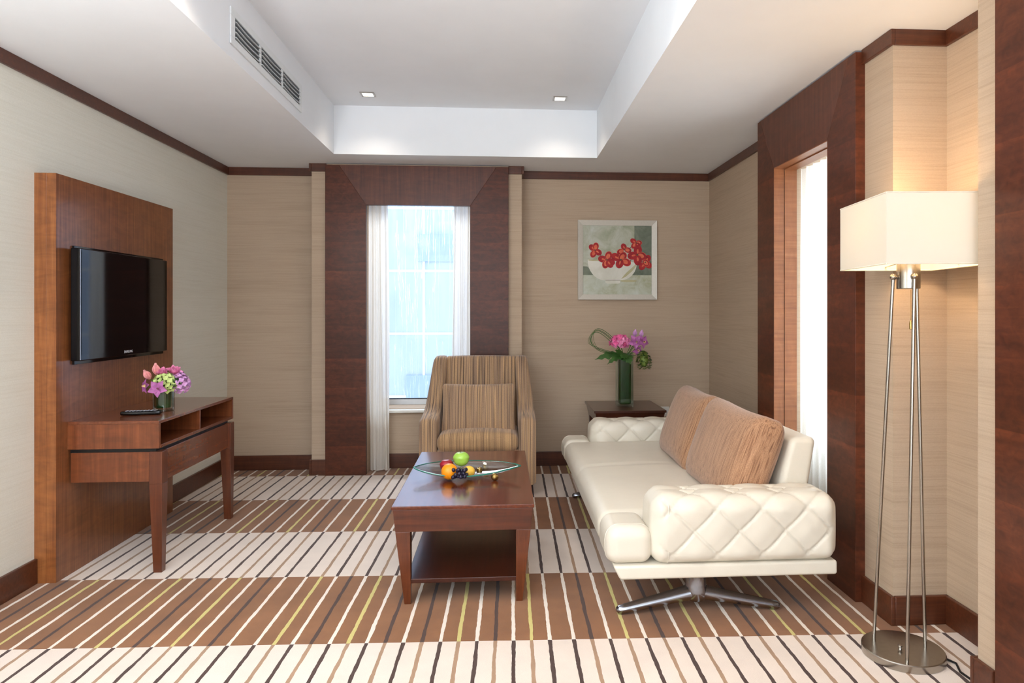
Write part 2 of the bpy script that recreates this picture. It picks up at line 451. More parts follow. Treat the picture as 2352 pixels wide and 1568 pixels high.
for ri, r in enumerate(rows):
    onb = any(abs(r-b) < 1e-6 for b in BV)
    for ci, u in enumerate(us):
        jit[ci] = jit[ci]*.72+random.uniform(-.0011, .0011)
        uu = u+(jit[ci] if 0 < ci < nc-1 else 0)
        vv = r+(random.uniform(-.0012, .0012) if onb else 0)
        Y = (vv-.032*uu)/(1+.032*.0157); X = uu+.0157*Y
        pts.append((max(XL-.05, min(2.15, X)), max(YR-.05, min(YB+.45, Y)), 0))
CM = {'W': (2, 4), 'Y': (3, 5), 'D': (4, 5)}     # (in a dark band, in a light band)
fs = []; mi = []
for ri in range(len(rows)-1):
    mid = (rows[ri]+rows[ri+1])/2
    nb = math.floor((mid-2.811)/.7125); dark = (nb % 2 == 0)
    for ci in range(nc-1):
        a = ri*nc+ci; q = (a, a+1, a+nc+1, a+nc)
        if abs(pts[q[0]][0]-pts[q[1]][0]) < 1e-6 and abs(pts[q[2]][0]-pts[q[3]][0]) < 1e-6: continue
        k = kinds[ci]
        m = (1 if dark else 0) if k is None else CM[k][0 if dark else 1]
        fs.append(q); mi.append(m)
fl.v = [Vector(p) for p in pts]; fl.f = [list(q) for q in fs]; fl.mi = mi
struct(fl.build('floor', [carpet('carpet_cream', (231, 215, 202), .05), carpet('carpet_brown', (141, 93, 56), .16), carpet('carpet_white', (240, 228, 215), .04),
     carpet('carpet_yellow', (206, 192, 118), .06), carpet('carpet_espresso', (70, 46, 38), .12), carpet('carpet_tan', (166, 132, 104), .10)]),
     'striped carpet floor with bands of cream and brown', 'floor')

# ceiling with the raised tray
CX0, CX1, CY0, CY1 = -1.263, .748, -1.0, 5.39
c = MB(); x0, x1, y0, y1 = XL-.1, 2.2, YR-.1, YB+.1
c.box(x0, CX0, y0, y1, H, HT+.12); c.box(CX1, x1, y0, y1, H, HT+.12)
c.box(CX0, CX1, CY1, y1, H, HT+.12); c.box(CX0, CX1, y0, CY0, H, HT+.12)
c.box(CX0, CX1, CY0, CY1, HT, HT+.12)
struct(c.build('ceiling', M['plaster']), 'white ceiling with a raised rectangular tray', 'ceiling')

struct(MB().box(XL-.12, XL, YR-.1, YB+.4, 0, H).build('wall_left', M['wall_cream']), 'pale cream wall on the left behind the television panel', 'wall')
# back wall with its shallow pier around the window (pier 5.755, wall 5.957)
WX0, WX1, WZ = -1.085, -.248, 2.18
PX0, PX1, PY = -1.525, .174, 5.757
b = MB()
b.box(XL-.1, PX0, YB, YB+.4, 0, H); b.box(PX1, 2.2, YB, YB+.4, 0, H)
b.box(PX0, WX0-.0, PY, YB+.4, 0, H); b.box(WX1, PX1, PY, YB+.4, 0, H)
b.box(WX0, WX1, PY, YB+.4, 2.36, H); b.box(WX0, WX1, YB, YB+.4, 0, .50)
struct(b.build('wall_back', M['wall_tan']), 'tan streaked wallpaper wall around the back window', 'wall')
# right wall: far stretch, pier with the side window, lamp alcove, near pier
SY0, SY1, SZ = 3.342, 4.02, 2.17
r = MB()
r.box(XR, 2.2, 4.335, YB+.1, 0, H)
r.box(XP, 2.2, SY1, 4.335, 0, H); r.box(XP, 2.2, 2.84, SY0, 0, H)
r.box(XP, 2.2, SY0, SY1, SZ, H); r.box(1.95, 2.2, SY0, SY1, 0, .50)
r.box(1.895, 2.2, 2.313, 2.84, 0, H); r.box(XP, 2.2, YR-.1, 2.313, 0, H)
struct(r.build('wall_right', M['wall_tan']), 'tan wallpaper wall on the right with the lamp alcove', 'wall')
# rear wall behind the camera with a wide window opening
q = MB(); q.box(XL-.1, -2.0, YR-.1, YR, 0, H); q.box(1.5, 2.2, YR-.1, YR, 0, H); q.box(-2.0, 1.5, YR-.1, YR, 0, .4); q.box(-2.0, 1.5, YR-.1, YR, 2.5, H)
struct(q.build('wall_rear', M['wall_cream']), 'cream wall behind the viewpoint', 'wall')

# crown trims and baseboards
T = .018; CZ = 2.45; BH = .122
def crown_bar(n, lab, boxes):
    m = MB()
    for bx in boxes: m.box(*bx)
    struct(m.build('trim_%d' % n, M['trim'], bevel=.003), lab, 'crown moulding')
crown_bar(1, 'dark wooden crown moulding along the left wall', [(XL, XL+T, YR, YB, CZ, H)])
crown_bar(2, 'dark wooden crown moulding on the back wall left of the window', [(XL+T, PX0-T, YB-T, YB, CZ, H), (PX0-T, PX0, PY-T, YB, CZ, H), (PX0, -1.407, PY-T, PY, CZ, H)])
crown_bar(3, 'dark wooden crown moulding on the back wall above the picture', [(PX1+T, XR, YB-T, YB, CZ, H), (PX1, PX1+T, PY-T, YB, CZ, H), (.064, PX1, PY-T, PY, CZ, H)])
crown_bar(4, 'dark wooden crown moulding along the far right wall', [(XR-T, XR, 4.335, YB-T, CZ, H), (XP-T, XR, 4.335, 4.335+T, CZ, H), (XP-T, XP, 4.279, 4.335, CZ, H)])
crown_bar(5, 'dark wooden crown moulding wrapped around the lamp alcove', [(XP-T, XP, 2.84-T, 3.067, CZ, H), (XP, 1.895, 2.84-T, 2.84, CZ, H), (1.895-T, 1.895, 2.313, 2.84-T, CZ, H), (XP-T, 1.895, 2.313, 2.313+T, CZ, H), (XP-T, XP, 2.22, 2.313, CZ, H)])
def base_bar(n, lab, boxes):
    m = MB()
    for bx in boxes: m.box(*bx)
    struct(m.build('baseboard_%s' % n, M['trim'], bevel=.004), lab, 'baseboard')
base_bar('left', 'dark wooden baseboard along the left wall', [(XL, XL+T, YR, 3.556, 0, BH), (XL, XL+T, 4.772, YB, 0, BH)])
base_bar('back', 'dark wooden baseboard along the back wall', [(XL+T, PX0-T, YB-T, YB, 0, BH), (PX0-T, PX0, PY-T, YB, 0, BH), (PX0, -1.407, PY-T, PY, 0, BH),
    (WX0, WX1, YB-T, YB, 0, BH), (.064, PX1, PY-T, PY, 0, BH), (PX1, PX1+T, PY-T, YB, 0, BH), (PX1+T, XR, YB-T, YB, 0, BH)])
base_bar('right', 'dark wooden baseboard along the right wall and lamp alcove', [(XR-T, XR, 4.335, YB-T, 0, BH), (XP-T, XP, 2.84-T, 3.067, 0, BH), (XP, 1.895, 2.84-T, 2.84, 0, BH),
    (1.895-T, 1.895, 2.313, 2.84-T, 0, BH), (XP-T, 1.895-T, 2.313, 2.313+T, 0, BH), (XP-T, XP, 2.22, 2.313, 0, BH)])

# wooden surround of the back window (posts with leaves across, lintel with upright grain, mitred)
def mitred_surround(root, u0, u1, o0, o1, zo, zt, f0, f1, P):
    """posts and lintel between f0 (front) and f1 (back); P maps (u, d, z) to a point"""
    def pr(pts, mat, name):
        m = MB(); n = len(pts)
        vs = [P(u, f0, z) for u, z in pts]+[P(u, f1, z) for u, z in pts]
        m.add(vs, [tuple(range(n)), tuple(range(n, 2*n))[::-1]]+[(i, (i+1) % n, (i+1) % n+n, i+n) for i in range(n)])
        return m.build(name, mat, root, bevel=.0015)
    mx = .215
    pr([(u0, 0), (o0, 0), (o0, zo), (o0-mx, zt), (u0, zt)], M['panel_h'], 'post')
    pr([(u1, 0), (o1, 0), (o1, zo), (o1+mx, zt), (u1, zt)], M['panel_h'], 'post')
    pr([(o0-mx, zt), (o0, zo), (o1, zo), (o1+mx, zt)], M['panel_v'], 'lintel')
w1 = structure_root('window_1', 'tall back window in a broad mahogany surround', 'window', (-.667, PY, 0))
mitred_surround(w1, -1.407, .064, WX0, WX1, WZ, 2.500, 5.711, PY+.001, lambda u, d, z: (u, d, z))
m = MB(); m.box(WX0, WX1, 5.895, YB+.30, .47, .495); m.build('sill', M['sill'], w1, bevel=.006)
FY = 6.235
m = MB()
m.box(WX0, WX1, FY-.03, FY+.03, .495, .548); m.box(WX0, WX1, FY-.03, FY+.03, 2.30, 2.36); m.box(WX0, WX0+.04, FY-.03, FY+.03, .548, 2.30); m.box(WX1-.04, WX1, FY-.03, FY+.03, .548, 2.30)
m.build('frame', M['upvc'], w1, bevel=.003)
m = MB(); m.box(WX0+.04, WX1-.04, FY-.031, FY-.018, .548, .556); m.build('gasket', M['gasket'], w1)
m = MB(); m.box(WX0+.04, WX1-.04, FY-.004, FY+.004, .548, 2.30); m.build('pane', M['pane'], w1)
# side window
w2 = structure_root('window_2', 'tall side window in a broad mahogany surround beside the sofa', 'window', (XP, 3.68, 0))
def side_surround():
    def pr(pts, mat, name):
        m = MB(); m.prism(pts, 1.612, XP+.001, 'X'); return m.build(name, mat, w2, bevel=.0015)
    mx = .215
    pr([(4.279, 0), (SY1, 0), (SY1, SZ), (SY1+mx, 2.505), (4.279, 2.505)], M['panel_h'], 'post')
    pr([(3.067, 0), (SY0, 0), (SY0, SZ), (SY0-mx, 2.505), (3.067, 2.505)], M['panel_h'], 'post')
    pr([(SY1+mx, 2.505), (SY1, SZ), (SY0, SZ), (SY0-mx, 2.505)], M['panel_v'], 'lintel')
side_surround()
m = MB()
for (a, b_, t) in ((1.613, 1.673, .004), (1.676, 1.748, .010)):
    m.box(a, b_, SY1-t, SY1, 0, SZ-t); m.box(a, b_, SY0, SY0+t, 0, SZ-t); m.box(a, b_, SY0, SY1, SZ-t, SZ)
m.build('jamb_lining', M['jamb'], w2)
m = MB(); m.box(1.93, 2.12, SY0, SY1, .47, .50); m.build('sill', M['sill'], w2, bevel=.005)
FX = 2.06
m = MB(); m.box(FX-.03, FX+.03, SY0, SY1, .50, .55); m.box(FX-.03, FX+.03, SY0, SY1, 2.12, SZ); m.box(FX-.03, FX+.03, SY0, SY0+.04, .55, 2.12); m.box(FX-.03, FX+.03, SY1-.04, SY1, .55, 2.12)
m.build('frame', M['upvc'], w2, bevel=.003)
m = MB(); m.box(FX-.004, FX+.004, SY0+.04, SY1-.04, .55, 2.12); m.build('pane', M['pane_clear'], w2)

# near wooden panel on the right pier
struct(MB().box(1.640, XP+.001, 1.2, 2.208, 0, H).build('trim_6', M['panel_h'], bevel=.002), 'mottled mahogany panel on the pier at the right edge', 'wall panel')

# building across the street, seen pale and blue through the back window
bd = thing('building', 'pale blue cladded building outside the back window', 'building', (-.8, 9.0, -2))
m = MB(); m.box(-6, 5, 9.0, 9.6, -2, 7); m.build('facade', M['facade'], bd)
m = MB()
for k in range(-7, 6): m.box(-.98+k*1.25-.014, -.98+k*1.25+.014, 8.985, 9.001, -2, 7)
for k in range(-3, 7): m.box(-6, 5, 8.984, 9.001, 1.03+k*.80-.014, 1.03+k*.80+.014)
m.build('joint', M['facade_joint'], bd)
for (xa, xb, za, zb) in ((-1.05, -.2, 1.95, 2.3), (-.45, .1, 1.2, 1.75), (-1.2, -.5, -.1, .5)):
    m = MB(); m.box(xa, xb, 8.97, 9.001, za, zb); m.build('window', M['facade_glass'], bd)

# ------------------------------------------------------------------ curtains
def curtain(name, label, P, wtop, wbot, z0, z1, folds, depth, mat, seed, group):
    rnd = random.Random(seed); ph = rnd.random()*6
    def fn(a, b):
        z = z0+(z1-z0)*b
        wd = wbot+(wtop-wbot)*(b**1.5)
        u = wd*a
        d = depth*(math.sin(a*folds*2*PI+ph)+.35*math.sin(a*folds*4.6*PI+ph*2+b*1.2))*(.75+.25*(1-b))
        u += .010*math.sin(b*5+a*9+ph)*(1-b)
        if b < .02: d *= 1.05
        return P(u, d, z)
    m = MB(); m.grid(fn, 90, 40)
    o = m.build(name, mat, smooth=True, angle=180)
    return tag(o, label, 'curtain', group)
curtain('sheer_curtain', 'white sheer curtain hanging at the left of the back window', lambda u, d, z: (WX0+.004+u, 5.815+d, z), .15, .175, .014, 2.345, 3.2, .014, M['sheer'], 3, 'sheer curtains')
curtain('sheer_curtain', 'white sheer curtain at the right of the back window behind the armchair', lambda u, d, z: (WX1-.004-u, 5.815+d, z), .135, .15, .014, 2.345, 2.7, .013, M['sheer'], 5, 'sheer curtains')
curtain('sheer_curtain', 'bright white sheer curtain across the side window by the sofa', lambda u, d, z: (1.772+d, SY0+.014+u, z), .662, .662, .014, 2.158, 8.0, .015, M['sheer_side'], 8, 'sheer curtains')

# ------------------------------------------------------------------ ceiling fittings
def downlight(x, y, label):
    t = thing('downlight', label, 'ceiling light', (x, y, HT), 0, 'square recessed downlights')
    m = MB()
    for bx in ((-.05, .05, -.05, -.036), (-.05, .05, .036, .05), (-.05, -.036, -.036, .036), (.036, .05, -.036, .036)):
        m.box(x+bx[0], x+bx[1], y+bx[2], y+bx[3], HT-.006, HT)
    m.build('frame', M['steel'], t, bevel=.001)
    MB().box(x-.036, x+.036, y-.036, y+.036, HT-.004, HT).build('lens', M['lens'], t)
downlight(-.954, 5.096, 'square glowing downlight in the ceiling tray, the left one')
downlight(.434, 5.10, 'square glowing downlight in the ceiling tray, the right one')
vt = thing('air_vent', 'long white slatted air vent in the left side of the ceiling tray', 'air vent', (CX0, 3.9, 2.60))
VZ0, VZ1 = 2.578, 2.752
secs = [(3.40, 3.74), (3.765, 4.105), (4.13, 4.47)]
m = MB(); xa, xb = CX0, CX0+.008
m.box(xa, xb, 3.35, 4.51, VZ0, VZ0+.036); m.box(xa, xb, 3.35, 4.51, VZ1-.036, VZ1)
for ya, yb in ((3.35, 3.40), (3.74, 3.765), (4.105, 4.13), (4.47, 4.51)): m.box(xa, xb, ya, yb, VZ0+.036, VZ1-.036)
m.build('frame', M['white_metal'], vt, bevel=.002)
MB().box(CX0, CX0+.0015, 3.40, 4.47, VZ0+.036, VZ1-.036).build('duct', M['duct'], vt)
for ya, yb in secs:
    for k in range(4):
        z = VZ0+.048+k*.024
        m = MB()
        def fn(a, b_, ya=ya, yb=yb, z=z):
            y = ya+(yb-ya)*a
            return (CX0+.002+.012*b_, y, z-.006*math.sin(PI*a)-.004*b_)
        m.grid(fn, 14, 1); m.build('slat', M['white_metal'], vt, solid=.0022)

# ------------------------------------------------------------------ television wall
tp = thing('wooden_panel', 'tall mahogany panel standing on the left wall behind the television', 'panel', (-2.2, 4.16, 0))
m = MB(); m.box(-2.203, -2.162, 3.558, 4.77, 0, 1.999); m.build('front_board', M['tv_panel'], tp, bevel=.0015)
m = MB(); m.box(-2.2045, -2.1625, 3.556, 3.5585, 0.001, 1.998); m.build('edge_band', M['tv_panel_edge'], tp)
m = MB(); m.box(XL, -2.206, 3.557, 4.77, 0, 1.999); m.build('back_board', M['tv_panel_edge'], tp, bevel=.001)
tv = thing('television', 'black flat screen television mounted on the mahogany panel', 'television', (-2.16, 4.1, 1.05))
MB().box(-2.162, -2.150, 3.684, 4.613, 1.054, 1.656).build('wall_plate', M['black_gloss'], tv, bevel=.001)
m = MB(); m.box(-2.144, -2.100, 3.640, 4.556, 1.075, 1.641); m.build('housing', M['black_gloss'], tv, bevel=.004, seg=3)
MB().box(-2.150, -2.14, 3.9, 4.3, 1.2, 1.5).build('bracket', M['black_matte'], tv)
def scr(a, b_):
    y = 3.655+(4.543-3.655)*a; z = 1.104+(1.630-1.104)*b_
    return (-2.0993+.0*math.sin(PI*a), y, z)
MB().grid(scr, 24, 8).build('screen', M['screen'], tv, solid=.001)
m = MB(); m.box(-2.1005, -2.0985, 3.642, 3.6475, 1.08, 1.636); m.build('bezel_strip', M['silver_line'], tv)
def text(name, body, size, mat, parent, M4):
    cu = bpy.data.curves.new(name, 'FONT'); cu.body = body; cu.size = size; cu.extrude = .0004; cu.align_x = 'CENTER'
    o = bpy.data.objects.new(name+'_tmp', cu); COL.objects.link(o)
    dg = bpy.context.evaluated_depsgraph_get(); me = bpy.data.meshes.new_from_object(o.evaluated_get(dg))
    bpy.data.objects.remove(o); me.transform(M4); me.materials.clear(); me.materials.append(mat)
    o = bpy.data.objects.new(name, me); COL.objects.link(o); o.parent = parent
    me.transform(Matrix.Translation(-ORG[parent.name])); return o
text('logo', 'SAMSUNG', .020, M['logo'], tv, Matrix.Translation((-2.0992, 4.098, 1.090)) @ Matrix(((0,0,1,0),(1,0,0,0),(0,1,0,0),(0,0,0,1))))

# console table
ct = thing('console_table', 'mahogany console table with two open compartments under the television', 'console table', (-1.94, 4.13, 0))
X0, X1, Y0, Y1 = -2.162, -1.72, 3.645, 4.625
m = MB(); m.box(X0, X1, Y0, Y1, .756, .772); m.build('top', M['console_y'], ct, bevel=.002)
m = MB(); m.box(X0, X1, Y0, Y0+.018, .632, .756); m.build('side_panel', M['console'], ct, bevel=.001)
m = MB(); m.box(X0, X1, Y1-.018, Y1, .632, .756); m.build('side_panel', M['console'], ct, bevel=.001)
m = MB(); m.box(X0, X1, Y0+.018, Y1-.018, .632, .648); m.build('compartment_floor', M['console_y'], ct, bevel=.001)
m = MB(); m.box(X0, X1, 4.122, 4.136, .648, .756); m.build('divider', M['console'], ct, bevel=.001)
m = MB(); m.box(X0, X0+.012, Y0+.018, Y1-.018, .648, .756); m.build('back_panel', M['console'], ct)
m = MB(); m.box(X0, -1.745, Y0+.025, Y1-.025, .610, .632); m.build('recess_strip', M['black_matte'], ct)
m = MB(); m.box(-1.745, -1.727, Y0+.068, Y1-.068, .455, .612); m.build('apron', M['console_y'], ct, bevel=.002)
for ys, nm in ((Y0+.015, 'near'), (Y1-.033, 'far')):
    m = MB(); m.box(-2.155, -1.775, ys, ys+.018, .462, .612); m.build('side_apron', M['console'], ct, bevel=.002)
for ya, sg in ((Y0+.012, 1), (Y1-.012, -1)):
    m = MB(); y_b = ya+sg*.062; yt = ya+sg*.045
    def Q(x0_, x1_, a, b_, z): 
        a, b_ = min(a, b_), max(a, b_)
        return [(x0_, a, z), (x1_, a, z), (x1_, b_, z), (x0_, b_, z)]
    m.hexa(Q(-1.756, -1.714, ya+sg*.004, yt, 0)+Q(-1.774, -1.710, ya, y_b, .45)); m.hexa(Q(-1.774, -1.710, ya, y_b, .45)+Q(-1.774, -1.710, ya, y_b, .614))
    m.build('leg', M['furn_z'], ct, bevel=.002)

# remote control
rc = thing('remote_control', 'black remote control lying on the console table', 'remote control', (-1.91, 3.86, .772), .16)
m = MB(); m.rbox((0, 0, .012), (.098, .024, .0105), .009, .03, fn=lambda p, n: Vector((p.x, p.y*(1-.12*(p.x/.1)), p.z-.002*math.cos(p.x*20)))); m.build('body', M['black_gloss'], rc, smooth=True, local=True)
m = MB()
for i in range(9):
    for j in range(3):
        m.rbox((-.07+i*.017, -.012+j*.012, .0225), (.005, .0035, .0018), .0015, .01)
o = m.build('buttons', plain('grey_buttons', (150, 152, 162), .5), rc, smooth=True, local=True); o['kind'] = 'stuff'

# ------------------------------------------------------------------ flowers
def basis(ax):
    ax = Vector(ax).normalized(); t = Vector((0, 0, 1)) if abs(ax.z) < .9 else Vector((1, 0, 0))
    a = ax.cross(t).normalized(); return ax, a, ax.cross(a).normalized()
def petal(m, o, d, n, L, W, cl=0.0, cw=0.0, mi=0, nu=5, nv=4, p=.75):
    d = d.normalized(); s = d.cross(n).normalized(); n = s.cross(d).normalized()
    def fn(a, b):
        t = 2*b-1; wv = W*max(.04, math.sin(PI*min(.97, .06+a*.93)**p))
        return o+d*(L*a)+n*(cl*L*a*a)+s*(wv*t)+n*(cw*wv*t*t)
    m.grid(fn, nu, nv, mi)
def rose(m, o, ax, R, rings=((3, 8, .55), (4, 22, .75), (5, 42, .95), (6, 62, 1.05)), seed=0):
    rnd = random.Random(seed); ax, a, b = basis(ax); o = Vector(o)
    for k, (cnt, tilt, sc) in enumerate(rings):
        for i in range(cnt):
            an = 2*PI*(i+.5*k)/cnt+rnd.uniform(-.15, .15); rad = a*math.cos(an)+b*math.sin(an); tl = math.radians(tilt+rnd.uniform(-5, 5))
            d = ax*math.cos(tl)+rad*math.sin(tl); n = ax*math.sin(tl)-rad*math.cos(tl)
            petal(m, o+rad*(.10*R), d, n, R*1.25*sc, R*.62*sc, cl=.35 if k < 3 else .1, cw=.7, p=.6)
def tulip(m, o, ax, Ht, seed=0):
    ax, a, b = basis(ax); o = Vector(o)
    for k in range(2):
        for i in range(3):
            an = 2*PI*(i+.5*k)/3+seed; rad = a*math.cos(an)+b*math.sin(an); tl = math.radians(32-4*k)
            d = ax*math.cos(tl)+rad*math.sin(tl); n = ax*math.sin(tl)-rad*math.cos(tl)
            petal(m, o, d, n, Ht*1.08, Ht*.36, cl=.52, cw=.75, nu=7, nv=5, p=.85)
def orchid(m, o, ax, R, roll=0.0, lip=(1, 2)):
    ax, a, b = basis(ax); o = Vector(o)
    for i in range(5):
        an = roll+2*PI*i/5; rad = a*math.cos(an)+b*math.sin(an)
        petal(m, o, rad+ax*.25, ax-rad*.25, R, R*(.36 if i % 2 else .42), cl=-.22, cw=.35, mi=0, nu=6)
    dn = a*math.cos(roll+PI*.8)+b*math.sin(roll+PI*.8)
    petal(m, o+ax*(R*.08), dn*.5+ax, ax*.3-dn, R*.5, R*.2, cl=.3, cw=-.8, mi=lip[0])
    petal(m, o+ax*(R*.12), ax-dn*.3, dn, R*.35, R*.12, cl=.2, cw=.8, mi=lip[1])
def hydrangea(m, o, R, n, fr, sc=(1, 1, 1), seed=0, cap=-.4, nmi=1):
    rnd = random.Random(seed); o = Vector(o)
    for i in range(n):
        z = 1-2*(i+.5)/n
        if z < cap: continue
        an = i*2.39996; rr = math.sqrt(1-z*z)
        nrm = Vector((rr*math.cos(an), rr*math.sin(an), z)); k = R*rnd.uniform(.86, 1.06)
        c_ = o+Vector((nrm.x*k*sc[0], nrm.y*k*sc[1], nrm.z*k*sc[2])); ax, a, b = basis(nrm+Vector((rnd.uniform(-.3, .3), rnd.uniform(-.3, .3), rnd.uniform(-.3, .3))))
        r0 = rnd.random()*2; mi = rnd.randrange(nmi)
        for q in range(4):
            t = r0+q*PI/2; rad = a*math.cos(t)+b*math.sin(t)
            petal(m, c_, rad+ax*.25, ax, fr, fr*.6, cl=.15, cw=.3, nu=3, nv=2, mi=mi, p=.55)
def stem(m, a, b, r=.003, sag=.0, mi=0):
    a = Vector(a); b = Vector(b); pts_ = []
    for k in range(7):
        t = k/6; p = a.lerp(b, t); p.z += sag*math.sin(PI*t); pts_.append(p)
    m.tube(pts_, r, 6, mi)
def flower(name, label, build, base, top, mats, group, r=.003, parts=True):
    """one flower: blossom mesh with its stem as a part"""
    t = thing(name, label, 'flower', base, 0, group)
    m = MB(); build(m); m.build('blossom', mats, t, smooth=True, angle=180)
    m = MB(); stem(m, base, top, r); m.build('stem', M['stem'], t, smooth=True)
    return t

# round vase on the console: photo places it at X -1.83, Y 4.03
VX, VY, VZ = -1.862, 4.00, .772
gv = thing('glass_vase', 'round clear glass vase lined with green leaves on the console table', 'vase', (VX, VY, VZ))
R_ = .054
m = MB(); m.lathe([(.001, .0), (R_-.004, .0), (R_, .004), (R_, .135), (R_-.004, .135), (R_-.004, .020), (.001, .018)], (VX, VY, VZ), 40); m.build('glass', M['vase_glass'], gv, smooth=True)
m = MB(); m.lathe([(.001, .022), (R_-.010, .022), (R_-.007, .03), (R_-.007, .124), (R_-.012, .126), (.001, .120)], (VX, VY, VZ), 32); m.build('leaf_lining', M['leaf_dark'], gv, smooth=True)
G1 = 'flowers in the round vase'
zt = VZ+.12
def at1(dx, dy, dz): return Vector((VX+dx, VY+dy, VZ+dz))
# view direction from the camera to the vase; "r" right in the photo, "t" towards the camera
tw = Vector((-VX, -VY, 0)).normalized(); rt = Vector((-tw.y, tw.x, 0))
rt = -rt if rt.x < 0 else rt
def pv(r, t, z): return Vector((VX, VY, VZ))+rt*r+tw*t+Vector((0, 0, z))
def fl1(name, label, pos, axis, builder, mats, r=.0025):
    base = pv(.2*pos[0], .2*pos[1], .122); p = pv(*pos)
    return flower(name, label, lambda m: builder(m, p, axis), base, p, mats, G1, r)
up = Vector((0, 0, 1))
fl1('tulip', 'closed pale pink tulip at the far left of the round vase', (-.064, .01, .180), (up*1.1-rt*.65+tw*.3), lambda m, p, ax: tulip(m, p, ax, .052, .4), M['pale_pink'])
fl1('tulip', 'upright pale pink tulip at the top of the round vase', (-.032, -.01, .200), (up*1.2-rt*.15+tw*.1), lambda m, p, ax: tulip(m, p, ax, .056, 1.0), M['pale_pink'])
fl1('rose', 'pink rose in the middle of the round vase beside the upright tulip', (-.004, -.005, .205), (up*.9+tw*.7-rt*.1), lambda m, p, ax: rose(m, p, ax, .030, seed=1), M['pink'])
fl1('rose', 'large pink rose at the upper right of the round vase', (.048, .0, .205), (up*.9+tw*.6+rt*.25), lambda m, p, ax: rose(m, p, ax, .036, seed=2), M['pink'])
fl1('hydrangea', 'lime green hydrangea head in the centre of the round vase', (.006, .035, .155), (up+tw), lambda m, p, ax: hydrangea(m, p, .052, 60, .019, (1.05, .9, .95), 3, -.85), M['lime'], .004)
fl1('orchid', 'open purple orchid with yellow lip at the front of the round vase', (-.030, .098, .135), (tw+up*.15-rt*.15), lambda m, p, ax: orchid(m, p, ax, .048, .35), [M['purple'], M['cream_petal'], M['maroon']])
fl1('orchid', 'purple orchid seen from the side at the left of the round vase', (-.085, .045, .145), (tw*.4-rt*.9+up*.1), lambda m, p, ax: orchid(m, p, ax, .042, .9), [M['purple'], M['cream_petal'], M['maroon']])
fl1('carnation', 'lilac carnation hanging over the right rim of the round vase', (.085, .035, .150), (rt+tw*.4), lambda m, p, ax: hydrangea(m, p, .042, 40, .018, (1, 1, 1.15), 6, -.9), M['lilac'], .004)
fl1('carnation', 'lilac carnation higher up at the right of the round vase', (.070, -.005, .188), (rt+up), lambda m, p, ax: hydrangea(m, p, .032, 30, .017, (1, 1, .9), 9, -.8), M['lilac'], .004)
def berries(m, p, ax):
    rnd = random.Random(4)
    for k in range(46):
        d = Vector((rnd.gauss(0, 1), rnd.gauss(0, 1), rnd.gauss(0, 1))).normalized()
        m.ball(p+d*.028*rnd.uniform(.5, 1.05), .0048, 8, k % 2)
fl1('green_berries', 'sprig of dark green berries in the round vase below the large rose', (.050, .050, .160), up, berries, [M['leaf_dark'], M['leaf']])

# ------------------------------------------------------------------ coffee table
tb = thing('coffee_table', 'low mahogany coffee table with a lower shelf in front of the armchair', 'coffee table', (-.168, 3.745, 0))
TX0, TX1, TY0, TY1 = -.487, .152, 3.142, 4.345
m = MB(); m.box(TX0, TX1, TY0, TY1, .438, .455); m.build('top', M['furn'], tb, bevel=.003)
def taper(ax0, ax1, ay0, ay1, z0, bx0, bx1, by0, by1, z1):
    return [(ax0,ay0,z0),(ax1,ay0,z0),(ax1,ay1,z0),(ax0,ay1,z0),(bx0,by0,z1),(bx1,by0,z1),(bx1,by1,z1),(bx0,by1,z1)]
m = MB(); i0, i1 = .012, .006
m.hexa(taper(TX0+.016, TX1-.016, TY0+.016, TY1-.016, .336, TX0+.006, TX1-.006, TY0+.006, TY1-.006, .438)); m.build('apron', M['furn_x'], tb, bevel=.002)
for sx in (0, 1):
    for sy in (0, 1):
        cx = TX0+.016 if sx == 0 else TX1-.016; cy = TY0+.016 if sy == 0 else TY1-.016
        ax = 1 if sx == 0 else -1; ay = 1 if sy == 0 else -1
        def rg(c_, s_, o_, w_): return tuple(sorted((c_+s_*o_, c_+s_*(o_+w_))))
        b0 = rg(cx, ax, .036, .030); b1 = rg(cy, ay, .030, .030); t0 = rg(cx, ax, 0, .066); t1 = rg(cy, ay, 0, .066)
        m = MB(); m.hexa(taper(b0[0], b0[1], b1[0], b1[1], 0, t0[0], t0[1], t1[0], t1[1], .336)); m.build('leg', M['furn_z'], tb, bevel=.002)
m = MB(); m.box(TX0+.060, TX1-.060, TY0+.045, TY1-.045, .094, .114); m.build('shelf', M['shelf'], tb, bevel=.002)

# glass dish, boat shaped, with brass ball feet
DXL, DXR, DY, DZ = -.452, .105, 3.66, .455
gd = thing('glass_dish', 'clear pointed glass dish with green edge holding fruit on the coffee table', 'dish', (-.17, DY, DZ))
def dish_edge(u):
    """front and back edge offsets and heights along the dish, u 0 (left) .. 1 (right tip)"""
    fr = .105*math.sin(PI*min(1, u**.80))**.75*(1-.30*u)
    bk = .190*math.sin(PI*min(1, u**.95))**.85
    return fr, bk
def dish(a, b):
    x = DXL+(DXR-DXL)*a; fr, bk = dish_edge(a)
    y = DY-fr+(fr+bk)*b
    e = abs(2*a-1)
    z = DZ+.004+.055*e**2.2
    q = (b-.35)/.65 if b > .35 else (.35-b)/.35
    z += (.045 if b > .35 else .024)*q*q*(1-e**3)
    return Vector((x, y, z))
m = MB(); m.grid(dish, 44, 24); m.build('bowl', M['dish_glass'], gd, smooth=True, solid=.005, angle=180)
m = MB(); m.tube([dish(i/44, 0) for i in range(45)], .0034, 6); m.tube([dish(i/44, 1) for i in range(45)], .0026, 6); m.build('edge', M['green_edge'], gd, smooth=True)
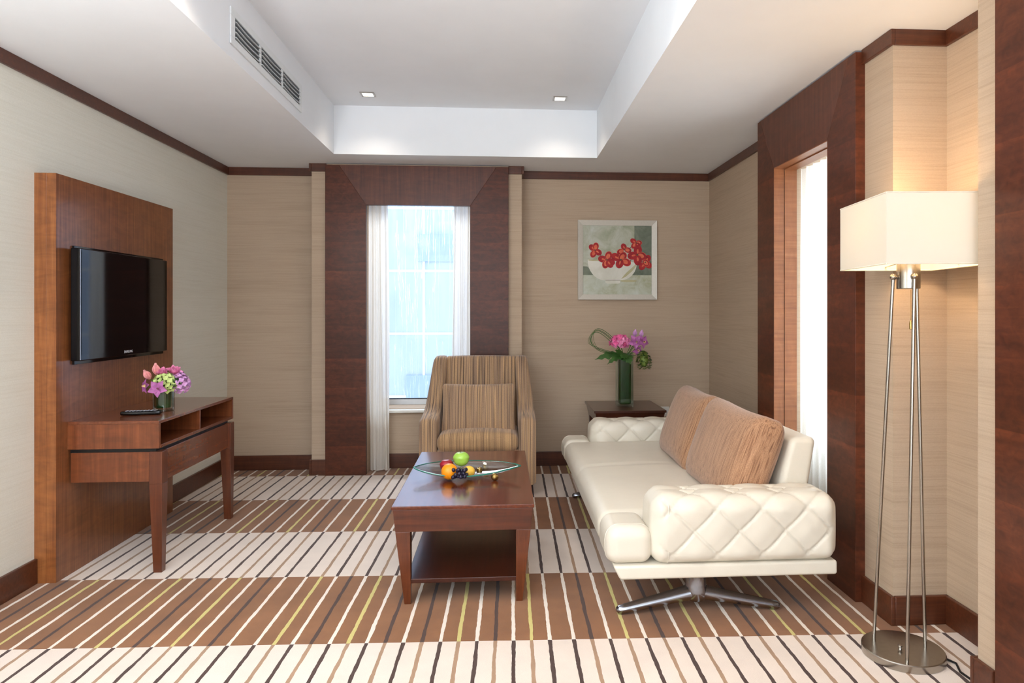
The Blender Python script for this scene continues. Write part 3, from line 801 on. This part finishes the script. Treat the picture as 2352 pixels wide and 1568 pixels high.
for (x, y, rr, nm) in ((-.030, 3.585, .0195, 'front'), (-.085, 3.80, .018, 'rear')):
    m = MB(); m.ball((x, y, DZ+rr), rr, 24); m.build('ball_foot', M['antique_brass'], gd, smooth=True)
m = MB(); m.lathe([(.0001, .010), (.006, .010), (.009, .020), (.015, .019), (.017, .012), (.014, -.004), (.001, -.006)], (-.112, 3.70, DZ+.022), 24); m.build('brass_cap', M['antique_brass'], gd, smooth=True)
# fruit
def fruit(name, label, c_, r, mat, sc=(1, 1, .95), stem_=False, dimple=False):
    t = thing(name, label, 'fruit', (c_[0], c_[1], c_[2]-r*.95), 0, 'fruit in the glass dish')
    m = MB(); n = 28
    prof = []
    for i in range(19):
        a = PI*i/18; rad = math.sin(a)*r; z = -math.cos(a)*r*sc[2]
        if dimple: z -= (.16*r*math.exp(-(rad/(.34*r))**2) if a > PI/2 else -.10*r*math.exp(-(rad/(.3*r))**2)); rad *= 1+.05*math.sin(a)*(1 if a > PI/2 else -.6)
        prof.append((max(rad, 1e-5), z))
    m.lathe(prof, c_, n); m.build('skin', mat, t, smooth=True, angle=180)
    if stem_:
        m = MB(); zt_ = c_[2]+r*sc[2]-(.16*r if dimple else 0)
        m.tube([(c_[0], c_[1], zt_-.003), (c_[0]-.002, c_[1], zt_+.006), (c_[0]-.006, c_[1], zt_+.013)], .0013, 6); m.build('stem', M['twig'], t, smooth=True)
    return t
fruit('orange', 'whole orange at the left of the glass dish', (-.262, 3.60, .503), .042, M['orange'], (1, 1, .96))
fruit('apple', 'green apple on top of the fruit in the glass dish', (-.208, 3.705, .545), .042, M['apple'], (1, 1, .93), True, True)
fruit('plum', 'dark red fruit behind the orange in the glass dish', (-.285, 3.715, .508), .036, M['red_fruit'], (1, 1, .95), False, True)
fruit('lemon', 'yellow fruit half hidden right of the grapes', (-.165, 3.640, .492), .032, M['yellow_fruit'], (1, 1, .9))
gb = thing('grape_bunch', 'bunch of black grapes in front of the apple in the glass dish', 'fruit', (-.205, 3.57, .47), 0, 'fruit in the glass dish')
rnd = random.Random(5); gp = []
for k in range(400):
    p = Vector((-.207+rnd.uniform(-.034, .034), 3.562+rnd.uniform(-.016, .022), .485+rnd.uniform(-.008, .036)))
    if all((p-q_).length > .0165 for q_ in gp): gp.append(p)
for p in gp[:18]:
    m = MB(); m.ball(tuple(p), .0098, 14, 0, (1, 1, 1.12)); m.build('grape', M['grape'], gb, smooth=True, angle=180)
m = MB(); m.tube([(-.207, 3.575, .49), (-.205, 3.58, .52), (-.200, 3.585, .535)], .0015, 6); m.build('stalk', M['stem'], gb, smooth=True)

# ------------------------------------------------------------------ armchair (built facing -Y, origin at the middle of its footprint front)
ac = thing('armchair', 'brown striped fabric wing armchair in front of the back window', 'armchair', (-.163, 4.96, 0), -.02)
prof = [(.0, .085), (.0, .52), (.012, .548), (.045, .562), (.14, .575), (.24, .595), (.31, .635), (.36, .70), (.40, .78), (.435, .87), (.46, .935), (.485, .962), (.53, .972), (.60, .972), (.632, .955), (.645, .92), (.70, .085)]
for sg, nm in ((-1, 'left'), (1, 'right')):
    m = MB(); n = len(prof)
    # four slices across the thickness, rounded at the rims; the wing leans inwards with height
    def ctr():
        return Vector((0, sum(p[0] for p in prof)/n, sum(p[1] for p in prof)/n))
    sl = [(0.0, .022), (.018, .004), (.05, 0.0), (.09, .0), (.112, .004), (.125, .022)]
    rows_ = []
    for off, ins in sl:
        ring = []
        for i, (y, z) in enumerate(prof):
            py, pz = prof[i-1]; ny, nz = prof[(i+1) % n]
            t_ = Vector((ny-py, nz-pz)).normalized(); nn = Vector((t_.y, -t_.x))
            yy = y+nn.x*ins; zz = z+nn.y*ins
            lean = .052*max(0, (z-.56)/.41)**1.0
            th = 1-.22*max(0, (z-.6)/.37)
            ring.append((sg*(.415-lean-off*th), yy, max(zz, .085)))
        rows_.append(ring)
    vs = [p for r_ in rows_ for p in r_]; fs = []
    for k in range(len(sl)-1):
        for i in range(n): j = (i+1) % n; fs.append((k*n+i, k*n+j, (k+1)*n+j, (k+1)*n+i))
    fs += [tuple(range(n))[::-1], tuple(range((len(sl)-1)*n, len(sl)*n))]
    m.add(vs, fs); m.build('arm', M['chair'], ac, smooth=True, local=True, angle=50)
def backfn(p, n_):
    q = p.copy(); q.y += (p.z+.30)*.16-.018*(1-(p.x/.29)**2)*(1 if p.y < 0 else 0); q.z += .006*(1-(p.x/.29)**2); return q
m = MB(); m.rbox((0, .50, .66), (.288, .060, .305), .035, .05, backfn); m.build('backrest', M['chair'], ac, smooth=True, local=True)
m = MB(); m.rbox((0, .330, .215), (.292, .315, .125), .02, .06); m.build('base', M['chair'], ac, smooth=True, local=True)
def seatfn(p, n_):
    q = p.copy(); f = (1-(p.x/.30)**2)*(1-min(1, abs(p.y/.32))**4)
    q.z += (.026*f if p.z > 0 else 0)
    return q
m = MB(); m.rbox((0, .275, .385), (.289, .295, .062), .050, .035, seatfn); m.build('seat_cushion', M['chair_seat'], ac, smooth=True, local=True)
for (x, y) in ((-.365, .05), (.365, .05), (-.36, .62), (.36, .62)):
    m = MB(); m.hexa(taper(x-.016, x+.016, y-.016, y+.016, 0, x-.026, x+.026, y-.026, y+.026, .10)); m.build('leg', M['darkwood'], ac, bevel=.002, local=True)
def puff(h, k, edge=.35):
    """pillow: thickness (axis y) swells towards the middle and pinches at the rim"""
    def fn(p, n_):
        u = min(1, abs(p.x/h[0])); v_ = min(1, abs(p.z/h[2]))
        s_ = edge+(1-edge)*((1-u**3.0)*(1-v_**3.0))**.55
        q = p.copy(); q.y = p.y*s_*k
        # corners stick out a touch, sides draw in
        q.x *= 1-.035*(1-v_**2)*u; q.z *= 1-.05*(1-u**2)*v_
        return q
    return fn
lc = thing('lumbar_cushion', 'brown striped cushion leaning on the back of the armchair', 'cushion', (-.163, 5.20, .60), -.02)
h_ = (.272, .075, .185); m = MB(); m.rbox((0, 0, 0), h_, .03, .022, puff(h_, 1.0)); o = m.build('cover', M['chair'], lc, smooth=True, local=True, angle=180); o.rotation_euler = (-.24, 0, 0)

# ------------------------------------------------------------------ sofa
so = thing('sofa', 'ivory leather sofa with quilted arms along the right side', 'sofa', (.95, 4.0, 0))
m = MB(); m.rbox((.955, 3.99, .228), (.485, 1.102, .030), .012, .3, lambda p, n_: Vector((p.x+(.030*(1-p.z/.03)/2 if p.x < 0 else 0), p.y, p.z))); m.build('base', M['leather'], so, smooth=True)
# seat: one long pad in two cushions, rounded front, running past the front of both arms
def seat_pad(y0, y1, x1, seed):
    h = Vector(((x1-.443)/2, (y1-y0)/2, .078)); c_ = Vector(((x1+.443)/2, (y0+y1)/2, .333))
    rnd = random.Random(seed)
    def fn(p, n_):
        q = p.copy()
        if p.z > 0:
            q.z += .020*(1-abs(p.y/h.y)**4)*(1-abs(p.x/h.x)**4)
            fx = (p.x+h.x)
            # soft creases
            q.z += .0035*math.sin(6*p.y+3*math.sin(5*p.x)+seed)*(1-abs(p.y/h.y)**2)
        return q
    return c_, h, fn
c_, h, fn = seat_pad(3.125, 4.865, 1.28, 1)
# seam across the middle, like the two seat halves
def fn2(p, n_):
    q = fn(p, n_)
    d = abs(p.y-.05)
    q -= n_*(.010*math.exp(-(d/.014)**2)) if p.z > -.05 else Vector((0, 0, 0))
    return q
m = MB(); m.rbox(c_, h, .062, .025, fn2); m.build('seat_cushion', M['leather'], so, smooth=True, angle=180)
for (ya, yb, lab) in ((2.892, 3.150, 1), (4.84, 5.09, 2)):
    hh = Vector((.100, (yb-ya)/2, .0755)); m = MB()
    near = lab == 1
    def fe(p, n_, hh=hh):
        q = p.copy()
        if p.z > 0: q.z += .012*(1-abs(p.x/hh.x)**3)
        return q
    m.rbox((.543, (ya+yb)/2, .332), hh, .050, .02, fe); m.build('seat_end', M['leather'], so, smooth=True, angle=180)
# arms with diamond quilting that wraps over the top
def quilted_arm(y0, y1, name):
    hx, hy, hz = .405, (y1-y0)/2, .1425
    cx, cy, cz = 1.040, (y0+y1)/2, .396
    P_ = .197
    def fn(p, n_):
        # unroll v: height on the sides, continuing across the top
        if p.z > hz-.06 and abs(n_.z) > .5: vv = hz+(hy-abs(p.y))
        else: vv = p.z-.0
        if n_.z > .05 and n_.z < .95:
            vv = (hz-.06)+.06*1.57*math.asin(max(-1, min(1, n_.z)))/(PI/2)
        elif n_.z >= .95: vv = (hz-.06)+.06*1.57+(hy-.06-abs(p.y))
        a = (p.x+vv)/P_+.15; b_ = (p.x-vv)/P_+.15
        da = abs(a-round(a)); db = abs(b_-round(b_))
        g = math.exp(-(da/.032)**2)+math.exp(-(db/.032)**2)
        pil = .55*(math.cos(2*PI*da)*.5+.5)+.55*(math.cos(2*PI*db)*.5+.5)
        fade = min(1, max(0, (hx-.02-abs(p.x))/.03))*min(1, max(0, (p.z+hz-.01)/.03))
        disp = (.014-.011*pil-.009*min(1.15, g))*fade
        if abs(n_.x) > .8: disp = .006*(1-(p.y/hy)**2)*(1-(p.z/hz)**2)
        return p+n_*disp
    # face vertices of a rounded box have no outward normal in the flats; give them one
    def fn_flat(p, n_):
        ax = max(range(3), key=lambda i: abs(p[i])/(hx, hy, hz)[i])
        ins = [abs(p[i]) <= (hx, hy, hz)[i]-.06+1e-6 for i in range(3)]
        return fn(p, n_)
    m = MB(); m.rbox((cx, cy, cz), (hx, hy, hz), .06, .0062, fn_flat)
    return m.build('arm', M['leather'], so, smooth=True, angle=180)
quilted_arm(2.878, 3.122, 'near'); quilted_arm(4.862, 5.10, 'far')
def outline(h1, h2, r_, k=6):
    pts_ = []
    for (cx_, cy_, a0) in ((h1-r_, h2-r_, 0), (-h1+r_, h2-r_, PI/2), (-h1+r_, -h2+r_, PI), (h1-r_, -h2+r_, 1.5*PI)):
        for i in range(k+1): pts_.append((cx_+r_*math.cos(a0+PI/2*i/k), cy_+r_*math.sin(a0+PI/2*i/k)))
    return pts_+[pts_[0], pts_[1]]
for yc_ in (3.0, 4.981):
    m = MB(); m.tube([(.704, yc_+u, .396+v_) for u, v_ in outline(.1222 if yc_ < 4 else .119, .1428, .06)], .0024, 6, cap=False); m.build('piping', M['leather'], so, smooth=True)
for yc_ in (2.944, 5.038):
    m = MB(); m.tube([(.543+u, yc_, .332+v_+(.012*(1-abs(u/.1)**3) if v_ > 0 else 0)) for u, v_ in outline(.1002, .0757, .05)], .0022, 6, cap=False); m.build('piping', M['leather'], so, smooth=True)
# backrest leaning outwards
m = MB()
def bk(p, n_):
    q = p.copy(); z = p.z+.24
    q.x += .26*z - (.10*z*(1 if p.x > 0 else 0)) - (.03*(p.z > .1))*0
    return q
m.rbox((1.300, 3.995, .495), (.085, .865, .245), .03, .05, bk); m.build('backrest', M['leather'], so, smooth=True)
for yc in (3.055, 4.93):
    pd = MB(); xc = .868
    pd.lathe([(.001, .215), (.064, .215), (.054, .19), (.046, .15), (.045, .11), (.052, .085), (.048, .058), (.034, .042), (.001, .04)], (xc, yc, 0), 24)
    for sg, L in ((-1, .350), (1, .355)):
        path = []; rr = []
        for k in range(13):
            t = k/12
            path.append((xc+sg*L*t, yc-.035*t, .082-.062*t**.9)); rr.append(.042-.019*t**.8)
        path.append((xc+sg*(L+.010), yc-.036, .017)); rr.append(.016); path.append((xc+sg*(L+.014), yc-.036, .015)); rr.append(.004)
        pd.tube(path, rr, 14, flat=.80)
    pd.build('pedestal', M['chrome'], so, smooth=True, angle=60)

def sofa_pillow(yc, label, roty, tw_=0.0, w_=.37):
    hh = (w_, .125, .235)
    t = thing('back_cushion', label, 'cushion', (1.088, yc, .402), 0, 'amber cushions on the sofa')
    m = MB(); m.rbox((0, 0, .225), hh, .06, .022, lambda p, n_: puff(hh, 1.0, .42)(p, n_))
    # turn so the face looks to -X, lean back towards +X
    o = m.build('cover', M['pillow'], t, smooth=True, local=True, angle=180)
    o.rotation_euler = (Matrix.Rotation(.36, 4, 'Y') @ Matrix.Rotation(-PI/2+tw_, 4, 'Z')).to_euler()
    return t
sofa_pillow(3.47, 'amber woven cushion on the sofa, the nearer one', 0, .03, .375)
sofa_pillow(4.19, 'amber woven cushion on the sofa, the farther one', 0, -.03, .36)

# ------------------------------------------------------------------ side table, tall vase
st = thing('side_table', 'dark wooden side table in the corner behind the sofa', 'side table', (.995, 5.57, 0))
m = MB(); m.box(.712, 1.272, 5.275, 5.875, .542, .560); m.build('top', M['darkwood'], st, bevel=.002)
m = MB(); m.hexa(taper(.740, 1.244, 5.303, 5.847, .455, .722, 1.262, 5.285, 5.865, .542)); m.build('apron', M['darkwood'], st, bevel=.002)
for x, sx in ((.740, 1), (1.244, -1)):
    for y, sy in ((5.303, 1), (5.847, -1)):
        a0, a1 = sorted((x+sx*.03, x+sx*.06)); b0, b1 = sorted((y+sy*.03, y+sy*.06)); c0, c1 = sorted((x, x+sx*.06)); d0, d1 = sorted((y, y+sy*.06))
        m = MB(); m.hexa(taper(a0, a1, b0, b1, 0, c0, c1, d0, d1, .455)); m.build('leg', M['darkwood'], st, bevel=.002)
SX, SY, SZv = .992, 5.545, .560
sv = thing('glass_vase', 'tall square glass vase with a rolled green leaf on the side table', 'vase', (SX, SY, SZv))
hw = .062; vh = .425
m = MB()
for bx in ((-hw, hw, -hw, -hw+.005), (-hw, hw, hw-.005, hw), (-hw, -hw+.005, -hw+.005, hw-.005), (hw-.005, hw, -hw+.005, hw-.005)):
    m.box(SX+bx[0], SX+bx[1], SY+bx[2], SY+bx[3], SZv+.012, SZv+vh)
m.box(SX-hw, SX+hw, SY-hw, SY+hw, SZv, SZv+.012); m.build('glass', M['vase_glass'], sv, bevel=.002)
m = MB(); m.rbox((SX, SY, SZv+.205), (.049, .049, .188), .02, .04); m.build('leaf_lining', M['leaf_dark'], sv, smooth=True)
G2 = 'flowers in the tall vase'
def fl2(name, label, p, axis, builder, mats, r=.003):
    base = (SX+.1*(p[0]-SX), SY+.1*(p[1]-SY), SZv+.39); p = Vector(p)
    return flower(name, label, lambda m: builder(m, p, axis), base, p, mats, G2, r)
fl2('carnations', 'ruffled pink carnation head at the left of the tall vase', (.945, 5.49, 1.078), up, lambda m, p, ax: hydrangea(m, p, .062, 70, .026, (1.15, .9, .72), 12, -.75, 2), [M['hot_pink'], M['pink']], .004)
F = Vector((0, -1, 0))
for (x, y, z, ax, sz, lab) in ((1.065, 5.45, 1.080, F+up*.1, .060, 'open purple orchid facing out beside the pink carnations in the tall vase'),
      (1.125, 5.46, 1.080, F+Vector((.5, 0, .1)), .055, 'purple orchid at the right of the tall vase above the green cluster'),
      (1.082, 5.47, 1.015, F*.8+Vector((.3, 0, -.4)), .046, 'purple orchid hanging lowest in the tall vase')):
    fl2('orchid', lab, (x, y, z), ax, lambda m, p, a_, sz=sz: orchid(m, p, a_, sz, .3), [M['purple'], M['cream_petal'], M['maroon']])
for (x, y, z, lab) in ((1.065, 5.50, 1.120, 'lilac orchid bud at the top of the tall vase, left of its twin'), (1.118, 5.50, 1.116, 'lilac orchid bud at the top right of the tall vase')):
    fl2('orchid_bud', lab, (x, y, z), up+Vector((.15, -.1, 0)), lambda m, p, a_: tulip(m, p, a_, .048, .3), M['lilac'])
def cone(m, p, ax):
    rnd = random.Random(2)
    m.ball(tuple(p+Vector((.006, 0, -.052))), .036, 16, 0, (1, .9, 1.75))
    for k in range(260):
        t = rnd.random(); an = rnd.random()*6.28; R0 = .050*math.sin(PI*min(1, .15+.85*t))**.7
        q_ = p+Vector((R0*math.cos(an)*.95+.010*(1-t), R0*math.sin(an)*.8, -.125+.145*t)); d = Vector((math.cos(an), math.sin(an), -.5)).normalized()
        petal(m, q_, d, up, .022, .009, .2, .3, k % 2, 2, 2)
fl2('green_cluster', 'drooping cone of green buds at the right of the tall vase', (1.128, 5.46, .990), up, cone, [M['bud_green'], M['leaf']])
lv = thing('leaf_spray', 'toothed green leaves spreading left over the rim of the tall vase', 'leaf', (SX, SY, SZv+.40), 0, G2)
m = MB()
def leaf(o, tip, W, sag):
    o = Vector(o); tip = Vector(tip); d = tip-o; nv_ = Vector((0, -.8, .6)); sd = d.cross(nv_).normalized()
    def fn(a, b):
        t = 2*b-1; wv = W*math.sin(PI*min(.98, .05+.95*a)**.8)*(1+.25*math.sin(a*26))
        return o+d*a+up*(sag*math.sin(PI*a)-.25*abs(t)*wv)+sd*(wv*t)
    m.grid(fn, 26, 4)
leaf((.965, 5.50, .972), (.742, 5.46, .938), .034, .025); leaf((.97, 5.49, .968), (.835, 5.42, .905), .026, .02)
leaf((.985, 5.49, .975), (1.02, 5.42, .905), .045, .02); leaf((.97, 5.48, .99), (.900, 5.45, 1.015), .03, .0); leaf((1.0, 5.48, .985), (.94, 5.41, .955), .04, .01)
m.build('blades', M['leaf'], lv, smooth=True)
m = MB(); stem(m, (SX-.01, SY-.02, SZv+.38), (SX-.02, 5.50, .978), .003); m.build('stem', M['stem'], lv, smooth=True)
gr = thing('grass_loop', 'looped bundle of bear grass bending left from the tall vase', 'grass', (SX, SY, SZv+.40), 0, G2)
rnd = random.Random(11)
for k in range(9):
    m = MB(); j = rnd.uniform(-.026, .026); jw = rnd.uniform(.6, 1.5)
    # leave the vase, rise up and left, turn over and come back below
    ctrl = [Vector((.955, 5.50, .985)), Vector((.925, 5.485, 1.045+j)), Vector((.83, 5.47, 1.135+j)), Vector((.76, 5.465, 1.168*1+.6*j)), Vector((.722-.03*(jw-.9), 5.46, 1.13)), Vector((.725-.06*(jw-.9), 5.46, 1.07)), Vector((.775, 5.47, 1.020+j*.5)), Vector((.86, 5.48, .995+j*.4)), Vector((.955, 5.50, .985))]
    pp = []
    for i in range(len(ctrl)-1):
        p0, p1, p2, p3 = ctrl[max(0, i-1)], ctrl[i], ctrl[i+1], ctrl[min(len(ctrl)-1, i+2)]
        for s_ in range(5):
            t = s_/5; pp.append(.5*((2*p1)+(p2-p0)*t+(2*p0-5*p1+4*p2-p3)*t*t+(3*p1-p0-3*p2+p3)*t**3))
    pp.append(ctrl[-1]); m.tube(pp, .0013, 5); m.build('blade', M['leaf'], gr, smooth=True)

# wall outlet
wo = thing('wall_outlet', 'white wall outlet half hidden behind the side table', 'outlet', (1.42, YB, .45))
m = MB(); m.rbox((1.415, YB-.005, .452), (.043, .005, .043), .003, .05); m.build('plate', M['white_plastic'], wo, smooth=True)
m = MB(); m.box(1.425, 1.445, YB-.012, YB-.0095, .44, .464); m.build('switch', M['white_plastic'], wo, bevel=.001)

# ------------------------------------------------------------------ picture
pc = thing('framed_picture', 'square framed painting of red flowers in a white bowl on the back wall', 'picture', (1.002, YB, 1.42))
A0, A1, B0, B1 = .660, 1.345, 1.420, 2.102; fw = .045; yf = YB-.032
m = MB()
def fr(p1, p2, p3, p4):
    n = 4; lo = [p1, p2, p3, p4]
    front = [(p1[0], yf, p1[1]), (p2[0], yf, p2[1]), (p3[0], yf+.012, p3[1]), (p4[0], yf+.012, p4[1])]
    back = [(x, YB-.001, z) for x, z in lo]
    m.add(front+back, [(0,1,2,3), (7,6,5,4), (0,4,5,1), (1,5,6,2), (2,6,7,3), (3,7,4,0)])
i_ = (A0+fw, A1-fw, B0+fw, B1-fw)
fr((A0, B0), (A1, B0), (i_[1], i_[2]), (i_[0], i_[2])); fr((A1, B0), (A1, B1), (i_[1], i_[3]), (i_[1], i_[2]))
fr((A1, B1), (A0, B1), (i_[0], i_[3]), (i_[1], i_[3])); fr((A0, B1), (A0, B0), (i_[0], i_[2]), (i_[0], i_[3]))
m.build('frame', M['frame_silver'], pc, bevel=.001)
def painted(name, c0, c1, c2, scale=6):
    t = NT(name); n = t.noise(t.coords((1, 1, 1)), scale, 6, .65, .6)
    t.color(t.ramp(n, [(.3, s2l(c0)), (.5, s2l(c1)), (.7, s2l(c2))])); t.set(Roughness=.7); return t.m
PM = [painted('painted_wall', (150, 155, 128), (182, 184, 164), (204, 206, 196), 7), painted('painted_shade', (92, 100, 84), (116, 124, 108), (140, 146, 130), 8),
      painted('painted_table', (168, 168, 132), (192, 196, 178), (206, 210, 200), 9), painted('painted_bowl', (206, 204, 188), (222, 220, 208), (232, 230, 220), 4),
      painted('painted_red', (126, 18, 30), (166, 28, 38), (188, 46, 44), 20), painted('painted_coral', (204, 76, 58), (222, 108, 76), (232, 134, 94), 25),
      painted('painted_line', (66, 62, 44), (84, 78, 56), (98, 92, 66), 10), painted('painted_ochre', (172, 164, 120), (186, 180, 138), (198, 194, 160), 9)]
ux0, ux1, uz0, uz1 = A0+fw-.006, A1-fw+.006, B0+fw-.006, B1-fw+.006
def ap(px, py, lay):
    u = (px-215)/(1405-215); v_ = (py-190)/(1395-190)
    return (ux0+(ux1-ux0)*u, YB-.014-.0004*lay, uz1-(uz1-uz0)*v_)
m = MB()
m.box(ux0, ux1, YB-.014, YB-.002, uz0, uz1, 0)
def poly(pts_, lay, mi): m.add([ap(x, y, lay) for x, y in pts_], [tuple(range(len(pts_)))], mi)
def ell(cx_, cy_, a, b_, ang, lay, mi, n=22):
    poly([(cx_+a*math.cos(t)*math.cos(ang)-b_*math.sin(t)*math.sin(ang), cy_+a*math.cos(t)*math.sin(ang)+b_*math.sin(t)*math.cos(ang)) for t in [2*PI*k/n for k in range(n)]], lay, mi)
poly([(1100, 188), (1407, 188), (1407, 1052), (1100, 1052)], 1, 1)
poly([(213, 900), (300, 905), (420, 1052), (213, 1052)], 1, 1); poly([(1000, 960), (1130, 900), (1130, 1052), (960, 1052)], 1.5, 1)
poly([(213, 1052), (1407, 1052), (1407, 1397), (213, 1397)], 2, 2)
ell(1000, 1150, 140, 22, 0, 3, 7)
bowl = [(305, 795)]+[(305+(600-305)*(1-math.cos(t*PI/2))*1.0, 800+340*math.sin(t*PI/2)) for t in [k/12 for k in range(1, 13)]]+[(862-6*k, 1140) for k in (40, 20, 0)]+[(1140-(1140-862)*(1-math.cos(t*PI/2)), 845+295*math.sin(t*PI/2)) for t in [k/12 for k in range(11, -1, -1)]]
poly(bowl+[(1140, 840), (900, 800), (305, 785)], 4, 3)
poly([(1140, 845), (1125, 905), (1060, 985), (950, 1080), (870, 1120), (960, 1010), (1050, 930)], 5, 7)
poly([(605, 1140), (858, 1140), (858, 1185), (820, 1197), (640, 1197), (605, 1185)], 4, 3)
poly([(605, 1137), (858, 1137), (858, 1143), (605, 1143)], 5, 6)
ell(440, 798, 130, 12, .02, 5, 7)
for (xa, ya, xb, yb) in ((480, 640, 530, 720), (1070, 540, 1020, 590), (1040, 790, 1020, 850)): poly([(xa-6, ya), (xa+6, ya), (xb+6, yb), (xb-6, yb)], 5, 6)
rnd = random.Random(3)
FL = [(430, 625, 118, [(-.4, -.35, 0), (.1, -.55, 1), (-.25, .55, 1), (.45, .3, 0)]), (630, 790, 135, [(-.55, -.1, 0), (.2, -.55, 1), (-.15, .55, 1), (.5, .25, 0), (.35, .5, 0)]),
      (935, 605, 110, [(-.15, -.35, 0), (.5, .15, 1), (-.7, .4, 1)]), (870, 785, 150, [(-.6, -.3, 0), (.2, -.35, 1), (.6, .3, 1), (-.15, .45, 0)]),
      (1130, 495, 100, [(-.5, -.3, 0), (.45, .0, 1), (-.4, .5, 1), (.3, .45, 0)]), (1150, 700, 160, [(-.5, .1, 0), (.05, -.5, 0), (.45, .15, 1), (.05, .6, 0)]), (1285, 830, 125, [(.3, -.5, 0), (.4, .35, 0), (-.4, .55, 0), (.1, .1, 1)])]
for fi, (fx, fy, R, pet) in enumerate(FL):
    for pi_, (dx, dy, mi_) in enumerate(pet):
        an = math.atan2(dy, dx); L_ = 6+fi*.3+pi_*.06
        ell(fx+dx*R, fy+dy*R, R*.56, R*.44, an, L_, 5 if mi_ else 4); ell(fx+dx*R*1.0, fy+dy*R, R*.52, R*.40, an, L_+.02, 4)
        ell(fx+dx*R*(.80), fy+dy*R*.80, R*(.36 if mi_ else .22), R*(.24 if mi_ else .10), an, L_+.04, 5)
    ell(fx, fy, R*.10, R*.10, 0, L_+.1, 6)
m.build('artwork', PM, pc)

# ------------------------------------------------------------------ floor lamp
LX, LY = 1.548, 2.585
lp = thing('floor_lamp', 'three legged steel floor lamp with a square cream shade in the alcove', 'floor lamp', (LX, LY, 0))
m = MB(); m.lathe([(.001, 0), (.145, 0), (.148, .003), (.148, .027), (.145, .030), (.001, .030)], (LX, LY, 0), 64); m.build('base', M['steel'], lp, smooth=True, angle=35)
TXc, TYc = 1.570, 2.585
m = MB(); m.lathe([(.001, 1.412), (.040, 1.412), (.042, 1.414), (.042, 1.545), (.040, 1.547), (.001, 1.547)], (TXc, TYc, 0), 32); m.build('collar', M['steel'], lp, smooth=True, angle=35)
for (bx, by, tx, ty) in ((1.476, 2.665, TXc-.054, TYc+.012), (1.500, 2.478, TXc-.006, TYc-.050), (1.642, 2.592, TXc+.050, TYc+.028)):
    m = MB(); m.tube([(bx, by, .029), (tx, ty, 1.455)], .0065, 12); o = m.build('rod', M['steel'], lp, smooth=True)
    m = MB(); m.ball((tx, ty, 1.458), .0125, 16); m.tube([(tx, ty, 1.458), (TXc, TYc, 1.458)], .005, 8); m.build('ball_joint', M['steel'], o, smooth=True)
ST = Matrix.Translation((TXc+.008, TYc, 0)) @ Matrix.Rotation(math.radians(-6), 4, 'Z')
sw, sd = .185, .215; z0, z1 = 1.496, 1.750
m = MB(); cs = [(-sw, -sd), (sw, -sd), (sw, sd), (-sw, sd)]
for k in range(4):
    (xa, ya), (xb, yb) = cs[k], cs[(k+1) % 4]
    m.grid(lambda a, b_, xa=xa, ya=ya, xb=xb, yb=yb: Vector((xa+(xb-xa)*a, ya+(yb-ya)*a, z0+(z1-z0)*b_)), 6, 4)
m.xform(ST); shd = m.build('shade', M['shade'], lp, solid=.0015)
TRM = plain('shade_trim', (240, 232, 214), .7)
for zz in (z0, z1):
    m = MB(); pth = [(x*1.0, y*1.0, zz) for x, y in cs]+[(cs[0][0], cs[0][1], zz)]
    for k in range(4): m.tube([pth[k], pth[k+1]], .003, 6)
    m.xform(ST); m.build('trim_edge', TRM, shd, smooth=True)
m = MB()
for (xa, ya) in ((-sw, 0), (sw, 0), (0, -sd), (0, sd)): m.tube([(xa, ya, z0+.012), (0, 0, z0+.030)], .0022, 6)
m.xform(ST); m.build('spider', M['steel'], lp, smooth=True)
m = MB(); m.ball((TXc, TYc, 1.605), .032, 20, 0, (1, 1, 1.3)); m.build('bulb', M['bulb'], lp, smooth=True)
m = MB(); m.tube([(TXc, TYc, 1.545), (TXc, TYc, 1.567)], .014, 12); m.build('socket', M['brass'], lp, smooth=True)
pl = bpy.data.lights.new('lamp_bulb_light', 'POINT'); pl.energy = 9; pl.color = (1.0, .70, .40); pl.shadow_soft_size = .045
o = bpy.data.objects.new('lamp_bulb_light', pl); COL.objects.link(o); o.location = (TXc, TYc, 1.66); 
m = MB(); cxp, cyp = TXc-.002, TYc-.020
for k in range(28): m.ball((cxp, cyp, 1.405-k*.0042), .0019, 6)
ch = m.build('pull_chain', M['brass'], lp, smooth=True)
m = MB(); m.lathe([(.001, 0), (.006, .002), (.0065, .022), (.004, .034), (.001, .036)], (cxp, cyp, 1.255), 12); m.build('pull_knob', M['brass'], ch, smooth=True)
m = MB(); m.lathe([(.001, .030), (.007, .030), (.006, .033), (.004, .038), (.008, .041), (.008, .047), (.001, .050)], (LX-.02, LY-.015, 0), 16); m.build('foot_switch', M['steel'], lp, smooth=True)
m = MB(); m.tube([(1.690, 2.53, .006), (1.705, 2.50, .005), (1.68, 2.44, .005), (1.685, 2.38, .005), (1.66, 2.345, .005), (1.645, 2.25, .005), (1.62, 2.0, .005)], .0042, 8); m.build('power_cord', M['black_matte'], lp, smooth=True)
